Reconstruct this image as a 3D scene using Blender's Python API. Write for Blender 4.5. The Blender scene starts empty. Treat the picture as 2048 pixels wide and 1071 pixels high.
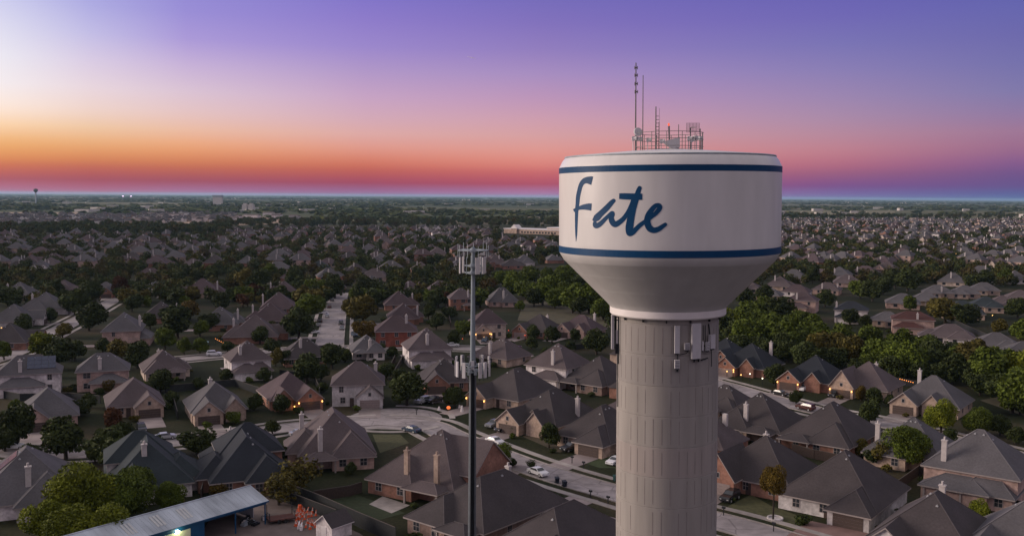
import bpy, math, random
import numpy as np

random.seed(7)
rng = np.random.default_rng(11)
PI = math.pi
SC = bpy.context.scene
COL = SC.collection

# ------------------------------------------------------------------ camera
H = 52.0                       # height of the drone above the ground
FPX = 1950.0                   # focal length in pixels of the 2048 px photo
PITCH, ROLL = math.radians(4.22), math.radians(0.405)
cam_d = bpy.data.cameras.new("camera")
cam = bpy.data.objects.new("camera", cam_d)
COL.objects.link(cam)
cam_d.sensor_width = 36.0
cam_d.lens = FPX / 2048 * 36
cam_d.clip_start = 0.5
cam_d.clip_end = 200000
cam.location = (0, 0, H)
from mathutils import Matrix, Vector
RM = Matrix.Rotation(math.radians(90) - PITCH, 3, 'X') @ Matrix.Rotation(ROLL, 3, 'Z')
cam.rotation_euler = RM.to_euler()
SC.camera = cam
SC.view_settings.view_transform = 'Standard'
SC.view_settings.look = 'None'
SC.view_settings.gamma = 1
SC.view_settings.exposure = 0.0
SC.render.engine = 'CYCLES'
SC.cycles.max_bounces = 6
SC.cycles.volume_bounces = 1


def P(px, py, z=0.0):
    """The point at height z that the photograph shows at pixel (px, py)."""
    v = RM @ Vector(((px - 1024) / FPX, -(py - 535.5) / FPX, -1.0))
    t = (z - H) / v.z
    return Vector((v.x * t, v.y * t, z))


RMT = RM.transposed()


def PIX(x, y, z=0.0):
    v = RMT @ Vector((x, y, z - H))
    if v.z >= -0.01:
        return (-9999, -9999)
    return (1024 + FPX * v.x / -v.z, 535.5 - FPX * v.y / -v.z)


# ------------------------------------------------------------------ sky
def s2l(c):
    return tuple(((x / 255) / 12.92 if x / 255 <= .04045 else ((x / 255 + .055) / 1.055) ** 2.4) for x in c)


world = bpy.data.worlds.new("World")
SC.world = world
world.use_nodes = True
nt = world.node_tree
nt.nodes.clear()
N, L = nt.nodes.new, nt.links.new


def wmath(op, a, b=None, clamp=False):
    n = N('ShaderNodeMath')
    n.operation = op
    n.use_clamp = clamp
    for i, v in enumerate((a, b)):
        if v is None:
            continue
        if isinstance(v, (int, float)):
            n.inputs[i].default_value = v
        else:
            L(v, n.inputs[i])
    return n.outputs[0]


tc = N('ShaderNodeTexCoord')
sx = N('ShaderNodeSeparateXYZ')
L(tc.outputs['Generated'], sx.inputs[0])
elev = wmath('MULTIPLY', wmath('ARCSINE', sx.outputs[2]), 180 / PI)
azim = wmath('MULTIPLY', wmath('ARCTAN2', sx.outputs[0], sx.outputs[1]), 180 / PI)
EY = [385, 365, 345, 325, 300, 270, 240, 200, 150, 100, 50, 0]
EE = [0.1, 0.7, 1.3, 1.9, 2.65, 3.5, 4.4, 5.55, 7.0, 8.4, 9.9, 11.3]
SKY = {
    'l0': [(178, 112, 142), (172, 92, 104), (200, 108, 88), (226, 148, 94), (240, 178, 118), (252, 212, 172), (254, 232, 218), (246, 236, 238), (236, 232, 242), (222, 220, 240), (205, 205, 238), (195, 195, 240)],
    'l1': [(175, 105, 135), (165, 85, 100), (190, 100, 88), (218, 138, 92), (235, 172, 120), (240, 200, 165), (240, 212, 202), (234, 215, 222), (218, 204, 228), (196, 190, 230), (175, 172, 226), (165, 163, 225)],
    'l2': [(165, 110, 150), (160, 82, 100), (188, 100, 86), (216, 134, 94), (236, 166, 122), (236, 188, 164), (230, 196, 194), (220, 196, 212), (200, 178, 216), (172, 154, 216), (154, 142, 214), (146, 138, 212)],
    'c0': [(150, 105, 150), (160, 75, 100), (186, 92, 88), (212, 122, 100), (224, 152, 136), (222, 170, 166), (212, 170, 184), (200, 164, 196), (178, 152, 200), (156, 136, 204), (142, 124, 202), (128, 116, 200)],
    'c1': [(165, 120, 165), (174, 82, 104), (196, 100, 106), (220, 134, 124), (222, 152, 144), (214, 160, 162), (206, 158, 174), (190, 150, 184), (168, 142, 192), (146, 126, 190), (130, 114, 188), (118, 108, 186)],
    'r0': [(115, 105, 160), (124, 82, 138), (148, 92, 128), (178, 108, 130), (190, 128, 142), (182, 136, 156), (170, 138, 168), (156, 134, 176), (138, 126, 180), (122, 116, 180), (112, 104, 180), (104, 98, 178)],
    'r1': [(85, 102, 155), (104, 84, 140), (112, 84, 136), (134, 92, 140), (156, 108, 140), (160, 120, 150), (146, 122, 162), (130, 122, 170), (118, 114, 172), (110, 106, 172), (102, 102, 174), (94, 94, 172)],
    'sun': [(200, 110, 110), (205, 105, 85), (235, 140, 80), (252, 190, 120), (255, 222, 170), (255, 240, 215), (255, 246, 235), (255, 250, 245), (250, 246, 248), (240, 238, 248), (225, 225, 245), (210, 212, 246)],
    'side': [(80, 96, 145), (84, 84, 140), (94, 84, 136), (108, 90, 136), (124, 102, 138), (132, 110, 142), (132, 114, 146), (128, 114, 148), (126, 113, 148), (124, 112, 148), (122, 111, 148), (121, 111, 148)],
    'back': [(140, 128, 159), (145, 129, 163), (159, 136, 168), (174, 145, 174), (190, 159, 179), (199, 170, 185), (201, 176, 192), (199, 179, 197), (197, 179, 199), (196, 179, 199), (196, 179, 199), (196, 180, 199)],
}
HIGH = {'l0': ((190, 184, 215), (210, 203, 216)), 'l1': ((175, 170, 208), (207, 200, 211)), 'l2': ((160, 156, 196), (205, 198, 207)),
        'c0': ((150, 146, 188), (201, 196, 205)), 'c1': ((144, 140, 182), (199, 194, 203)), 'r0': ((138, 134, 176), (197, 192, 201)),
        'r1': ((134, 131, 172), (195, 191, 200)), 'sun': ((235, 225, 228), (221, 213, 220)), 'side': ((160, 154, 172), (196, 190, 196)), 'back': ((184, 172, 184), (203, 194, 200))}
ZEN = (194, 188, 184)


def sky_ramp(key):
    r = N('ShaderNodeValToRGB')
    cr = r.color_ramp
    stops = list(zip(EE, SKY[key])) + [(22, HIGH[key][0]), (42, HIGH[key][1]), (80, ZEN)]
    cr.elements[0].position = stops[0][0] / 90
    cr.elements[0].color = (*s2l(stops[0][1]), 1)
    cr.elements[1].position = stops[-1][0] / 90
    cr.elements[1].color = (*s2l(stops[-1][1]), 1)
    for e, c in stops[1:-1]:
        el = cr.elements.new(e / 90)
        el.color = (*s2l(c), 1)
    L(wmath('DIVIDE', elev, 90.0), r.inputs[0])
    return r.outputs[0]


ANCH = [(-180, 'back'), (-110, 'side'), (-50, 'sun'), (-27.3, 'l0'), (-23.2, 'l1'), (-18.3, 'l2'), (-8.6, 'c0'), (1.6, 'c1'),
        (18.6, 'r0'), (27.0, 'r1'), (90, 'side'), (180, 'back')]
ramps = {}
for a, k in ANCH:
    if k not in ramps:
        ramps[k] = sky_ramp(k)
cur = ramps['back']
for (a0, _), (a1, k) in zip(ANCH, ANCH[1:]):
    f = wmath('DIVIDE', wmath('SUBTRACT', azim, float(a0)), float(a1 - a0), True)
    m = N('ShaderNodeMix')
    m.data_type = 'RGBA'
    L(f, m.inputs[0])
    L(cur, m.inputs[6])
    L(ramps[k], m.inputs[7])
    cur = m.outputs[2]
bg = N('ShaderNodeBackground')
L(cur, bg.inputs[0])
bg.inputs[1].default_value = 1.0
wo = N('ShaderNodeOutputWorld')
L(bg.outputs[0], wo.inputs[0])

# the afterglow of the sun just under the horizon, left of the frame
sun_d = bpy.data.lights.new("sun", 'SUN')
sun_d.energy = 3.3
sun_d.angle = math.radians(24)
sun_d.color = (1.0, 0.83, 0.70)
sun = bpy.data.objects.new("sun", sun_d)
COL.objects.link(sun)
SUN_AZ, SUN_EL = math.radians(-84), math.radians(15)
sd = Vector((math.sin(SUN_AZ) * math.cos(SUN_EL), math.cos(SUN_AZ) * math.cos(SUN_EL), math.sin(SUN_EL)))
sun.rotation_euler = sd.to_track_quat('Z', 'Y').to_euler()


# ------------------------------------------------------------------ materials
MATS = {}


def mat(name, col, rough=.8, var=.18, scale=2.0, rnd=.0, spec=.3, emit=None, estr=0, metal=0, stretch=None, col2=None, scale2=None, bump=0, amp2=.3):
    if name in MATS:
        return MATS[name]
    m = bpy.data.materials.new(name)
    m.use_nodes = True
    t = m.node_tree
    b = t.nodes['Principled BSDF']
    b.inputs['Roughness'].default_value = rough
    b.inputs['Specular IOR Level'].default_value = spec
    b.inputs['Metallic'].default_value = metal
    if emit:
        b.inputs['Emission Color'].default_value = (*emit, 1)
        b.inputs['Emission Strength'].default_value = estr
    tcn = t.nodes.new('ShaderNodeTexCoord')
    vec = tcn.outputs['Object']
    if stretch:
        mp = t.nodes.new('ShaderNodeMapping')
        mp.inputs['Scale'].default_value = stretch
        t.links.new(vec, mp.inputs[0])
        vec = mp.outputs[0]
    nz = t.nodes.new('ShaderNodeTexNoise')
    nz.inputs['Scale'].default_value = scale
    nz.inputs['Detail'].default_value = 5
    t.links.new(vec, nz.inputs['Vector'])
    cr = t.nodes.new('ShaderNodeValToRGB')
    cr.color_ramp.elements[0].position = .3
    cr.color_ramp.elements[1].position = .7
    cr.color_ramp.elements[0].color = (*[c * (1 - var) for c in col], 1)
    cr.color_ramp.elements[1].color = (*[c * (1 + var) for c in (col2 or col)], 1)
    t.links.new(nz.outputs['Fac'], cr.inputs[0])
    out = cr.outputs[0]
    if scale2:
        n2 = t.nodes.new('ShaderNodeTexNoise')
        n2.inputs['Scale'].default_value = scale2
        t.links.new(vec, n2.inputs['Vector'])
        r2 = t.nodes.new('ShaderNodeMapRange')
        r2.inputs[1].default_value = .3
        r2.inputs[2].default_value = .7
        r2.inputs[3].default_value = 1 - amp2
        r2.inputs[4].default_value = 1 + amp2
        t.links.new(n2.outputs['Fac'], r2.inputs[0])
        mx = t.nodes.new('ShaderNodeVectorMath')
        mx.operation = 'SCALE'
        t.links.new(out, mx.inputs[0])
        t.links.new(r2.outputs[0], mx.inputs['Scale'])
        out = mx.outputs[0]
    if rnd:
        oi = t.nodes.new('ShaderNodeObjectInfo')
        mr = t.nodes.new('ShaderNodeMapRange')
        mr.inputs[3].default_value = 1 - rnd
        mr.inputs[4].default_value = 1 + rnd
        t.links.new(oi.outputs['Random'], mr.inputs[0])
        mx = t.nodes.new('ShaderNodeVectorMath')
        mx.operation = 'SCALE'
        t.links.new(out, mx.inputs[0])
        t.links.new(mr.outputs[0], mx.inputs['Scale'])
        out = mx.outputs[0]
    if bump:
        bn = t.nodes.new('ShaderNodeBump')
        bn.inputs['Strength'].default_value = bump
        bn.inputs['Distance'].default_value = .05
        t.links.new(nz.outputs['Fac'], bn.inputs['Height'])
        t.links.new(bn.outputs[0], b.inputs['Normal'])
    t.links.new(out, b.inputs['Base Color'])
    MATS[name] = m
    return m


ROOF = {'brown': (.105, .082, .088), 'grey': (.105, .098, .108), 'navy': (.024, .028, .038), 'teal': (.030, .040, .048), 'plum': (.088, .062, .070), 'dark': (.062, .052, .056), 'tan': (.15, .12, .115), 'red': (.075, .032, .030)}
WALL = {'brick': (.26, .135, .10), 'red': (.22, .07, .05), 'tan': (.36, .27, .22), 'pink': (.40, .28, .245), 'white': (.60, .55, .55), 'stone': (.46, .43, .43), 'beige': (.44, .36, .31), 'brown': (.20, .14, .12), 'blue': (.40, .46, .58)}
RM_ = {k: mat('shingles_' + k, tuple(c * .82 for c in v), .85, .14, 3.2, .10, .25, scale2=.22, bump=.3, amp2=.14) for k, v in ROOF.items()}
CAP_ = {k: mat('ridge_cap_' + k, tuple(c * 1.15 + .012 for c in v), .85, .12, 2) for k, v in ROOF.items()}
WM_ = {k: mat('wall_' + k, tuple(c * 1.0 for c in v), .85, .20, 2.2, 0, .2, scale2=.4) for k, v in WALL.items()}
M_TRIM = mat('pale_trim', (.30, .26, .25), .6, .1)
M_WHITE = mat('white_paint', (.66, .62, .62), .5, .06)
M_PANE = mat('window_glass', (.030, .034, .042), .12, .2, 1, spec=.6)
M_LITPANE = mat('lit_window', (.5, .4, .2), .4, .1, emit=(1, .62, .22), estr=.9)
M_GARAGE = mat('garage_door_brown', (.075, .053, .047), .6, .1)
M_GARAGE2 = mat('garage_door_tan', (.25, .20, .19), .6, .1)
M_DOOR = mat('door_dark', (.06, .04, .035), .5, .1)
M_CHIM = mat('chimney_siding', (.45, .41, .405), .75, .1)
M_VENT = mat('vent_metal', (.45, .45, .47), .35, .1, metal=.3)
M_LAMP = mat('warm_lamp', (.9, .6, .3), .4, .05, emit=(1.0, .50, .13), estr=3.2)
M_LAMPW = mat('white_lamp', (.9, .9, .8), .4, .05, emit=(1.0, .86, .6), estr=4)
M_LAMPR = mat('red_lamp', (.9, .2, .1), .4, .05, emit=(1.0, .10, .04), estr=.8)
M_CONC = mat('concrete', (.29, .26, .25), .85, .16, .8, scale2=.09)
M_ROAD = mat('road_concrete', (.25, .222, .228), .85, .20, .5, scale2=.07)
def add_cracks(m, scale, width, dark):
    t = m.node_tree
    b = t.nodes['Principled BSDF']
    src = b.inputs['Base Color'].links[0].from_socket
    g = t.nodes.new('ShaderNodeNewGeometry')
    v = t.nodes.new('ShaderNodeTexVoronoi')
    v.feature = 'DISTANCE_TO_EDGE'
    v.inputs['Scale'].default_value = scale
    t.links.new(g.outputs['Position'], v.inputs['Vector'])
    r = t.nodes.new('ShaderNodeMapRange')
    r.inputs[1].default_value, r.inputs[2].default_value = width * .4, width
    r.inputs[3].default_value, r.inputs[4].default_value = dark, 1.0
    t.links.new(v.outputs['Distance'], r.inputs[0])
    x = t.nodes.new('ShaderNodeVectorMath')
    x.operation = 'SCALE'
    t.links.new(src, x.inputs[0])
    t.links.new(r.outputs[0], x.inputs['Scale'])
    t.links.new(x.outputs[0], b.inputs['Base Color'])


add_cracks(M_ROAD, .16, .022, .66)
M_DRIVE = mat('driveway_concrete', (.24, .20, .20), .85, .14, .4, scale2=.08)
M_SOLAR = mat('solar_panel', (.012, .02, .07), .12, .1, spec=.8)
M_BLACK = mat('black_metal', (.012, .014, .018), .4, .1)
M_STEEL = mat('galvanised_steel', (.30, .34, .38), .5, .12, metal=.2)
M_FENCE = mat('fence_wood', (.05, .035, .03), .9, .2, 3)
M_FENCED = mat('fence_dark', (.02, .022, .024), .8, .2, 3)
M_BARK = mat('bark', (.035, .027, .021), .9, .2, 3)
M_RUBBER = mat('rubber', (.012, .012, .013), .7, .1)


# ------------------------------------------------------------------ mesh helpers
class MB:
    def __init__(self):
        self.v, self.f, self.m = [], [], []

    def poly(self, pts, m=0):
        i = len(self.v)
        self.v += [tuple(p) for p in pts]
        self.f.append(tuple(range(i, i + len(pts))))
        self.m.append(m)

    def box(self, x0, x1, y0, y1, z0, z1, m=0, T=None, top=True):
        p = [(x0, y0, z0), (x1, y0, z0), (x1, y1, z0), (x0, y1, z0), (x0, y0, z1), (x1, y0, z1), (x1, y1, z1), (x0, y1, z1)]
        if T is not None:
            p = [tuple(T @ Vector(q)) for q in p]
        i = len(self.v)
        self.v += p
        fs = [(0, 3, 2, 1), (0, 1, 5, 4), (1, 2, 6, 5), (2, 3, 7, 6), (3, 0, 4, 7)] + ([(4, 5, 6, 7)] if top else [])
        for f in fs:
            self.f.append(tuple(i + k for k in f))
            self.m.append(m)

    def cyl(self, p0, p1, r0, r1=None, n=8, m=0, cap=True):
        r1 = r0 if r1 is None else r1
        p0, p1 = Vector(p0), Vector(p1)
        d = (p1 - p0).normalized()
        a = d.orthogonal().normalized()
        b = d.cross(a)
        i = len(self.v)
        for p, r in ((p0, r0), (p1, r1)):
            for k in range(n):
                t = 2 * PI * k / n
                self.v.append(tuple(p + a * (r * math.cos(t)) + b * (r * math.sin(t))))
        for k in range(n):
            self.f.append((i + k, i + (k + 1) % n, i + n + (k + 1) % n, i + n + k))
            self.m.append(m)
        if cap:
            self.f.append(tuple(i + n + k for k in range(n)))
            self.m.append(m)
            self.f.append(tuple(i + n - 1 - k for k in range(n)))
            self.m.append(m)

    def ball(self, c, r, m=0, n=8, sc=(1, 1, 1)):
        rings = n // 2
        i = len(self.v)
        for a in range(rings + 1):
            th = PI * a / rings
            for k in range(n):
                ph = 2 * PI * k / n
                self.v.append((c[0] + r * sc[0] * math.sin(th) * math.cos(ph), c[1] + r * sc[1] * math.sin(th) * math.sin(ph), c[2] + r * sc[2] * math.cos(th)))
        for a in range(rings):
            for k in range(n):
                self.f.append((i + a * n + k, i + (a + 1) * n + k, i + (a + 1) * n + (k + 1) % n, i + a * n + (k + 1) % n))
                self.m.append(m)

    def lathe(self, prof, n=96, m=0, mats=None):
        i = len(self.v)
        for r, z in prof:
            for k in range(n):
                t = 2 * PI * k / n
                self.v.append((r * math.cos(t), r * math.sin(t), z))
        for a in range(len(prof) - 1):
            for k in range(n):
                self.f.append((i + a * n + k, i + a * n + (k + 1) % n, i + (a + 1) * n + (k + 1) % n, i + (a + 1) * n + k))
                self.m.append(mats[a] if mats else m)

    def build(self, name, mats, parent=None, loc=None, smooth=False):
        me = bpy.data.meshes.new(name)
        me.from_pydata(self.v, [], self.f)
        if not isinstance(mats, (list, tuple)):
            mats = [mats]
        for m in mats:
            me.materials.append(m)
        if len(mats) > 1:
            me.polygons.foreach_set('material_index', self.m)
        if smooth:
            me.polygons.foreach_set('use_smooth', [True] * len(self.f))
        me.update()
        return link(name, me, parent, loc)


def link(name, me, parent=None, loc=None):
    o = bpy.data.objects.new(name, me)
    COL.objects.link(o)
    if parent is not None:
        o.parent = parent
    if loc is not None:
        o.location = loc
    return o


def quads(name, V, m):
    """V: (n,4,3) array of quads -> a mesh."""
    n = len(V)
    me = bpy.data.meshes.new(name)
    me.vertices.add(n * 4)
    me.vertices.foreach_set('co', np.ascontiguousarray(V, dtype=np.float32).ravel())
    me.loops.add(n * 4)
    me.loops.foreach_set('vertex_index', np.arange(n * 4, dtype=np.int32))
    me.polygons.add(n)
    me.polygons.foreach_set('loop_start', np.arange(0, n * 4, 4, dtype=np.int32))
    me.materials.append(m)
    me.update(calc_edges=True)
    return me


def empty(name, loc, rz=0.0):
    o = bpy.data.objects.new(name, None)
    COL.objects.link(o)
    o.location = loc
    o.rotation_euler = (0, 0, rz)
    o.empty_display_size = .5
    return o


def tag(o, label, cat, group=None):
    o['label'] = label
    o['category'] = cat
    if group:
        o['group'] = group
    return o


def kind(o, k):
    o['kind'] = k
    return o


def copy_tree(o, parent=None):
    c = o.copy()
    COL.objects.link(c)
    if parent is not None:
        c.parent = parent
    for ch in list(o.children):
        copy_tree(ch, c)
    return c


# ------------------------------------------------------------------ ground
def ground_material():
    m = bpy.data.materials.new('grass_ground')
    m.use_nodes = True
    t = m.node_tree
    b = t.nodes['Principled BSDF']
    b.inputs['Roughness'].default_value = .95
    b.inputs['Specular IOR Level'].default_value = .1
    g = t.nodes.new('ShaderNodeNewGeometry')

    def noise(scale, det=4, stretch=None):
        n = t.nodes.new('ShaderNodeTexNoise')
        n.inputs['Scale'].default_value = scale
        n.inputs['Detail'].default_value = det
        t.links.new(g.outputs['Position'], n.inputs['Vector'])
        return n.outputs['Fac']

    def ramp(f, stops):
        r = t.nodes.new('ShaderNodeValToRGB')
        r.color_ramp.elements[0].position, r.color_ramp.elements[0].color = stops[0][0], (*stops[0][1], 1)
        r.color_ramp.elements[1].position, r.color_ramp.elements[1].color = stops[-1][0], (*stops[-1][1], 1)
        for p, c in stops[1:-1]:
            r.color_ramp.elements.new(p).color = (*c, 1)
        t.links.new(f, r.inputs[0])
        return r.outputs[0]

    def mix(f, a, c, bl='MIX'):
        x = t.nodes.new('ShaderNodeMix')
        x.data_type = 'RGBA'
        x.blend_type = bl
        if isinstance(f, float):
            x.inputs[0].default_value = f
        else:
            t.links.new(f, x.inputs[0])
        t.links.new(a, x.inputs[6])
        t.links.new(c, x.inputs[7])
        return x.outputs[2]

    lawn = ramp(noise(.035, 3), [(.36, (.012, .016, .006)), (.5, (.020, .024, .011)), (.66, (.046, .038, .023))])
    vor = t.nodes.new('ShaderNodeTexVoronoi')
    vor.inputs['Scale'].default_value = .0016
    t.links.new(g.outputs['Position'], vor.inputs['Vector'])
    sp = t.nodes.new('ShaderNodeSeparateColor')
    t.links.new(vor.outputs['Color'], sp.inputs[0])
    field = ramp(sp.outputs[0], [(0, (.05, .064, .03)), (.45, (.07, .08, .04)), (.7, (.12, .115, .065)), (1, (.15, .13, .085))])
    ln = t.nodes.new('ShaderNodeVectorMath')
    ln.operation = 'LENGTH'
    t.links.new(g.outputs['Position'], ln.inputs[0])
    mr = t.nodes.new('ShaderNodeMapRange')
    mr.inputs[1].default_value, mr.inputs[2].default_value = 1500, 2200
    t.links.new(ln.outputs['Value'], mr.inputs[0])
    base = mix(mr.outputs[0], lawn, field)
    fine = ramp(noise(1.4, 6), [(.3, (.7, .7, .7)), (.7, (1.3, 1.28, 1.2))])
    out = mix(1.0, base, fine, 'MULTIPLY')
    t.links.new(out, b.inputs['Base Color'])
    return m


gm = MB()
ring = [0, 60, 120, 200, 300, 450, 700, 1100, 2000, 4000, 9000, 20000, 45000]
NS = 72
gm.v.append((0, 0, 0))
for r in ring[1:]:
    for k in range(NS):
        gm.v.append((r * math.cos(2 * PI * k / NS), r * math.sin(2 * PI * k / NS), 0))
for k in range(NS):
    gm.f.append((0, 1 + k, 1 + (k + 1) % NS))
    gm.m.append(0)
for a in range(len(ring) - 2):
    for k in range(NS):
        i, j = 1 + a * NS, 1 + (a + 1) * NS
        gm.f.append((i + k, j + k, j + (k + 1) % NS, i + (k + 1) % NS))
        gm.m.append(0)
kind(gm.build('ground', ground_material()), 'structure')


def offset(pts, d):
    out = []
    for i, p in enumerate(pts):
        a = pts[max(i - 1, 0)]
        b = pts[min(i + 1, len(pts) - 1)]
        t = Vector((b[0] - a[0], b[1] - a[1])).normalized()
        out.append((p[0] - t.y * d, p[1] + t.x * d))
    return out


def smooth_line(pts, n=8):
    pts = [Vector((p[0], p[1])) for p in pts]
    if len(pts) < 3:
        return [tuple(pts[0].lerp(pts[1], k / 6)) for k in range(7)]
    out = []
    q = [2 * pts[0] - pts[1]] + pts + [2 * pts[-1] - pts[-2]]
    for i in range(1, len(q) - 2):
        for k in range(n):
            t = k / n
            a, b, c, d = q[i - 1], q[i], q[i + 1], q[i + 2]
            out.append(tuple(.5 * ((2 * b) + (c - a) * t + (2 * a - 5 * b + 4 * c - d) * t * t + (3 * b - a - 3 * c + d) * t ** 3)))
    out.append(tuple(pts[-1]))
    return out


def ribbon(mb, pts, d0, d1, z, m=0, z0=None):
    A, B = offset(pts, d0), offset(pts, d1)
    for i in range(len(pts) - 1):
        mb.poly([(*A[i], z), (*A[i + 1], z), (*B[i + 1], z), (*B[i], z)], m)
        if z0 is not None:
            mb.poly([(*A[i], z0), (*A[i + 1], z0), (*A[i + 1], z), (*A[i], z)], m)
            mb.poly([(*B[i], z0), (*B[i + 1], z0), (*B[i + 1], z), (*B[i], z)], m)


ROADPTS = []


def street(pix, w=7.6, walk=True, kerb=True, world_pts=False, zoff=0.0):
    pts = smooth_line(pix if world_pts else [P(*q)[:2] for q in pix])
    mb = MB()
    ribbon(mb, pts, w / 2, -w / 2, .030 + zoff)
    kind(mb.build('street', M_ROAD), 'structure')
    ROADPTS.extend((p, w / 2 + 1.0) for p in pts)
    if kerb:
        mb = MB()
        for s in (1, -1):
            ribbon(mb, pts, s * (w / 2), s * (w / 2 + .25), .15 + zoff, z0=0)
        kind(mb.build('kerb', M_CONC), 'structure')
    if walk:
        mb = MB()
        for s in (1, -1):
            ribbon(mb, pts, s * (w / 2 + 2.0), s * (w / 2 + 3.4), .10 + zoff, z0=0)
        kind(mb.build('sidewalk', M_CONC), 'structure')
    return pts


street([(-200, 885), (20, 903), (170, 906), (290, 890), (470, 870), (600, 852), (760, 842)])
street([(760, 842), (850, 848), (905, 872), (1010, 915), (1110, 950), (1230, 985), (1345, 1018), (1480, 1053), (1620, 1095)], zoff=.004)
street([(1380, 752), (1455, 772), (1540, 796), (1640, 822), (1760, 845), (1900, 878), (2048, 915)], zoff=.004)
street([(330, 722), (420, 713), (545, 702), (660, 698), (790, 694), (935, 697), (1030, 702)])
street([(658, 698), (662, 670), (668, 636), (674, 600), (678, 585)], zoff=.004, w=9.5)
street([(-60, 735), (30, 705), (100, 668), (170, 632), (230, 600), (300, 576)], zoff=.0)
street([(60, 575), (200, 572), (330, 567), (480, 566), (640, 562), (800, 556), (900, 553)], zoff=.008, walk=True)
street([(1890, 572), (1960, 566), (2048, 560), (2200, 552)], walk=False, w=9)
# the turning circle of the cul-de-sac
cc = P(790, 836)
mb = MB()
ring_in = [(cc.x + 11 * math.cos(2 * PI * k / 48), cc.y + 11 * math.sin(2 * PI * k / 48), .042) for k in range(48)]
mb.poly(ring_in)
kind(mb.build('turning_circle', M_ROAD), 'structure')
ROADPTS.append(((cc.x, cc.y), 13.5))
mb = MB()
arc = [(cc.x + 13.4 * math.cos(math.radians(a)), cc.y + 13.4 * math.sin(math.radians(a))) for a in list(range(-120, -30, 6))]
ribbon(mb, arc, .7, -.7, .11, z0=0)
arc = [(cc.x + 13.4 * math.cos(math.radians(a)), cc.y + 13.4 * math.sin(math.radians(a))) for a in list(range(0, 100, 6))]
ribbon(mb, arc, .7, -.7, .11, z0=0)
kind(mb.build('sidewalk', M_CONC), 'structure')


# ------------------------------------------------------------------ houses
HOUSES = []          # (x, y, label, radius) for the labels of the trees


def roof_block(R, cx, cy, w, d, eave, pitch, kd, oh=.5, th=.22):
    """adds a hip or gable roof over the w x d block; returns its ridge height"""
    a, b = w / 2 + oh, d / 2 + oh
    ze = eave - pitch * oh + th
    if kd == 'hip':
        zr = ze + pitch * min(a, b)
        r0, r1 = ((-(a - b), 0), (a - b, 0)) if a >= b else ((0, -(b - a)), (0, b - a))
        if abs(a - b) < .15:
            r0, r1 = ((-.08, 0), (.08, 0)) if a >= b else ((0, -.08), (0, .08))
        c = [(cx - a, cy - b), (cx + a, cy - b), (cx + a, cy + b), (cx - a, cy + b)]
        t = [(*q, ze) for q in c]
        u = [(*q, ze - th) for q in c]
        p0, p1 = (cx + r0[0], cy + r0[1], zr), (cx + r1[0], cy + r1[1], zr)
        if a >= b:
            R.poly([t[0], t[1], p1, p0])
            R.poly([t[1], t[2], p1])
            R.poly([t[2], t[3], p0, p1])
            R.poly([t[3], t[0], p0])
        else:
            R.poly([t[0], t[1], p0])
            R.poly([t[1], t[2], p1, p0])
            R.poly([t[2], t[3], p1])
            R.poly([t[3], t[0], p0, p1])
        for k, pt in enumerate((p0, p1, p1, p0) if a >= b else (p0, p0, p1, p1)):
            R.cyl(t[k], pt, .08, n=4, m=2, cap=False)
        R.cyl(p0, p1, .08, n=4, m=2, cap=False)
        for k in range(4):
            R.poly([u[k], u[(k + 1) % 4], t[(k + 1) % 4], t[k]], 1)
        R.poly(u[::-1], 1)
    else:
        ax = kd[-1]
        if ax == 'y':
            f = lambda s, q, z: (cx + s, cy + q, z)
        else:
            f = lambda s, q, z: (cx - q, cy + s, z)
            a, b = b, a
        zr = ze + pitch * a
        for z0, sgn in ((0, 1), (-th, -1)):
            A, B, C = f(-a, -b, ze + z0), f(0, -b, zr + z0), f(a, -b, ze + z0)
            D, E, F = f(-a, b, ze + z0), f(0, b, zr + z0), f(a, b, ze + z0)
            for pl in ((A, B, E, D), (B, C, F, E)):
                R.poly(pl if sgn > 0 else pl[::-1], 0 if sgn > 0 else 1)
        for q in (-b, b):
            for s0, z0, s1, z1 in ((-a, ze, 0, zr), (0, zr, a, ze)):
                R.poly([f(s0, q, z0 - th), f(s1, q, z1 - th), f(s1, q, z1), f(s0, q, z0)], 1)
        for s in (-a, a):
            R.poly([f(s, -b, ze - th), f(s, b, ze - th), f(s, b, ze), f(s, -b, ze)], 1)
    return zr


def wall_block(W, cx, cy, w, d, eave, pitch=0, kd='hip', m=0):
    x0, x1, y0, y1 = cx - w / 2, cx + w / 2, cy - d / 2, cy + d / 2
    W.box(x0, x1, y0, y1, -.3, eave, m, top=False)
    if kd == 'gable_y':
        zr = eave + pitch * w / 2
        for y in (y0, y1):
            W.poly([(x0, y, eave), (x1, y, eave), (cx, y, zr)], m)
    if kd == 'gable_x':
        zr = eave + pitch * d / 2
        for x in (x0, x1):
            W.poly([(x, y0, eave), (x, y1, eave), (x, cy, zr)], m)


def frame_T(p, ang):
    """local x along the wall, y outwards, z up"""
    return Matrix.Translation(p) @ Matrix.Rotation(ang, 4, 'Z')


def add_window(root, p, ang, w, h, detail, lit=False):
    T = frame_T(p, ang)
    m = MB()
    m.box(-w / 2 - .12, w / 2 + .12, -.05, .05, -h / 2 - .12, h / 2 + .12, 0, T)
    if detail > 1:
        m.box(-.035, .035, .05, .085, -h / 2, h / 2, 0, T)
        m.box(-w / 2, w / 2, .05, .082, -.03, .03, 0, T)
    f = m.build('window', M_TRIM, root)
    q = MB()
    q.box(-w / 2, w / 2, .05, .065, -h / 2, h / 2, 0, T)
    q.build('pane', M_LITPANE if lit else M_PANE, f)
    return f


def add_lamp(root, p, m=None, r=.17):
    q = MB()
    q.ball((0, 0, 0), r, n=8, sc=(1, 1, 1.3))
    q.box(-.05, .05, -.25, .25, r * .9, r * 1.2)
    o = q.build('wall_lamp', m or M_LAMP, root, p)
    return o


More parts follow.
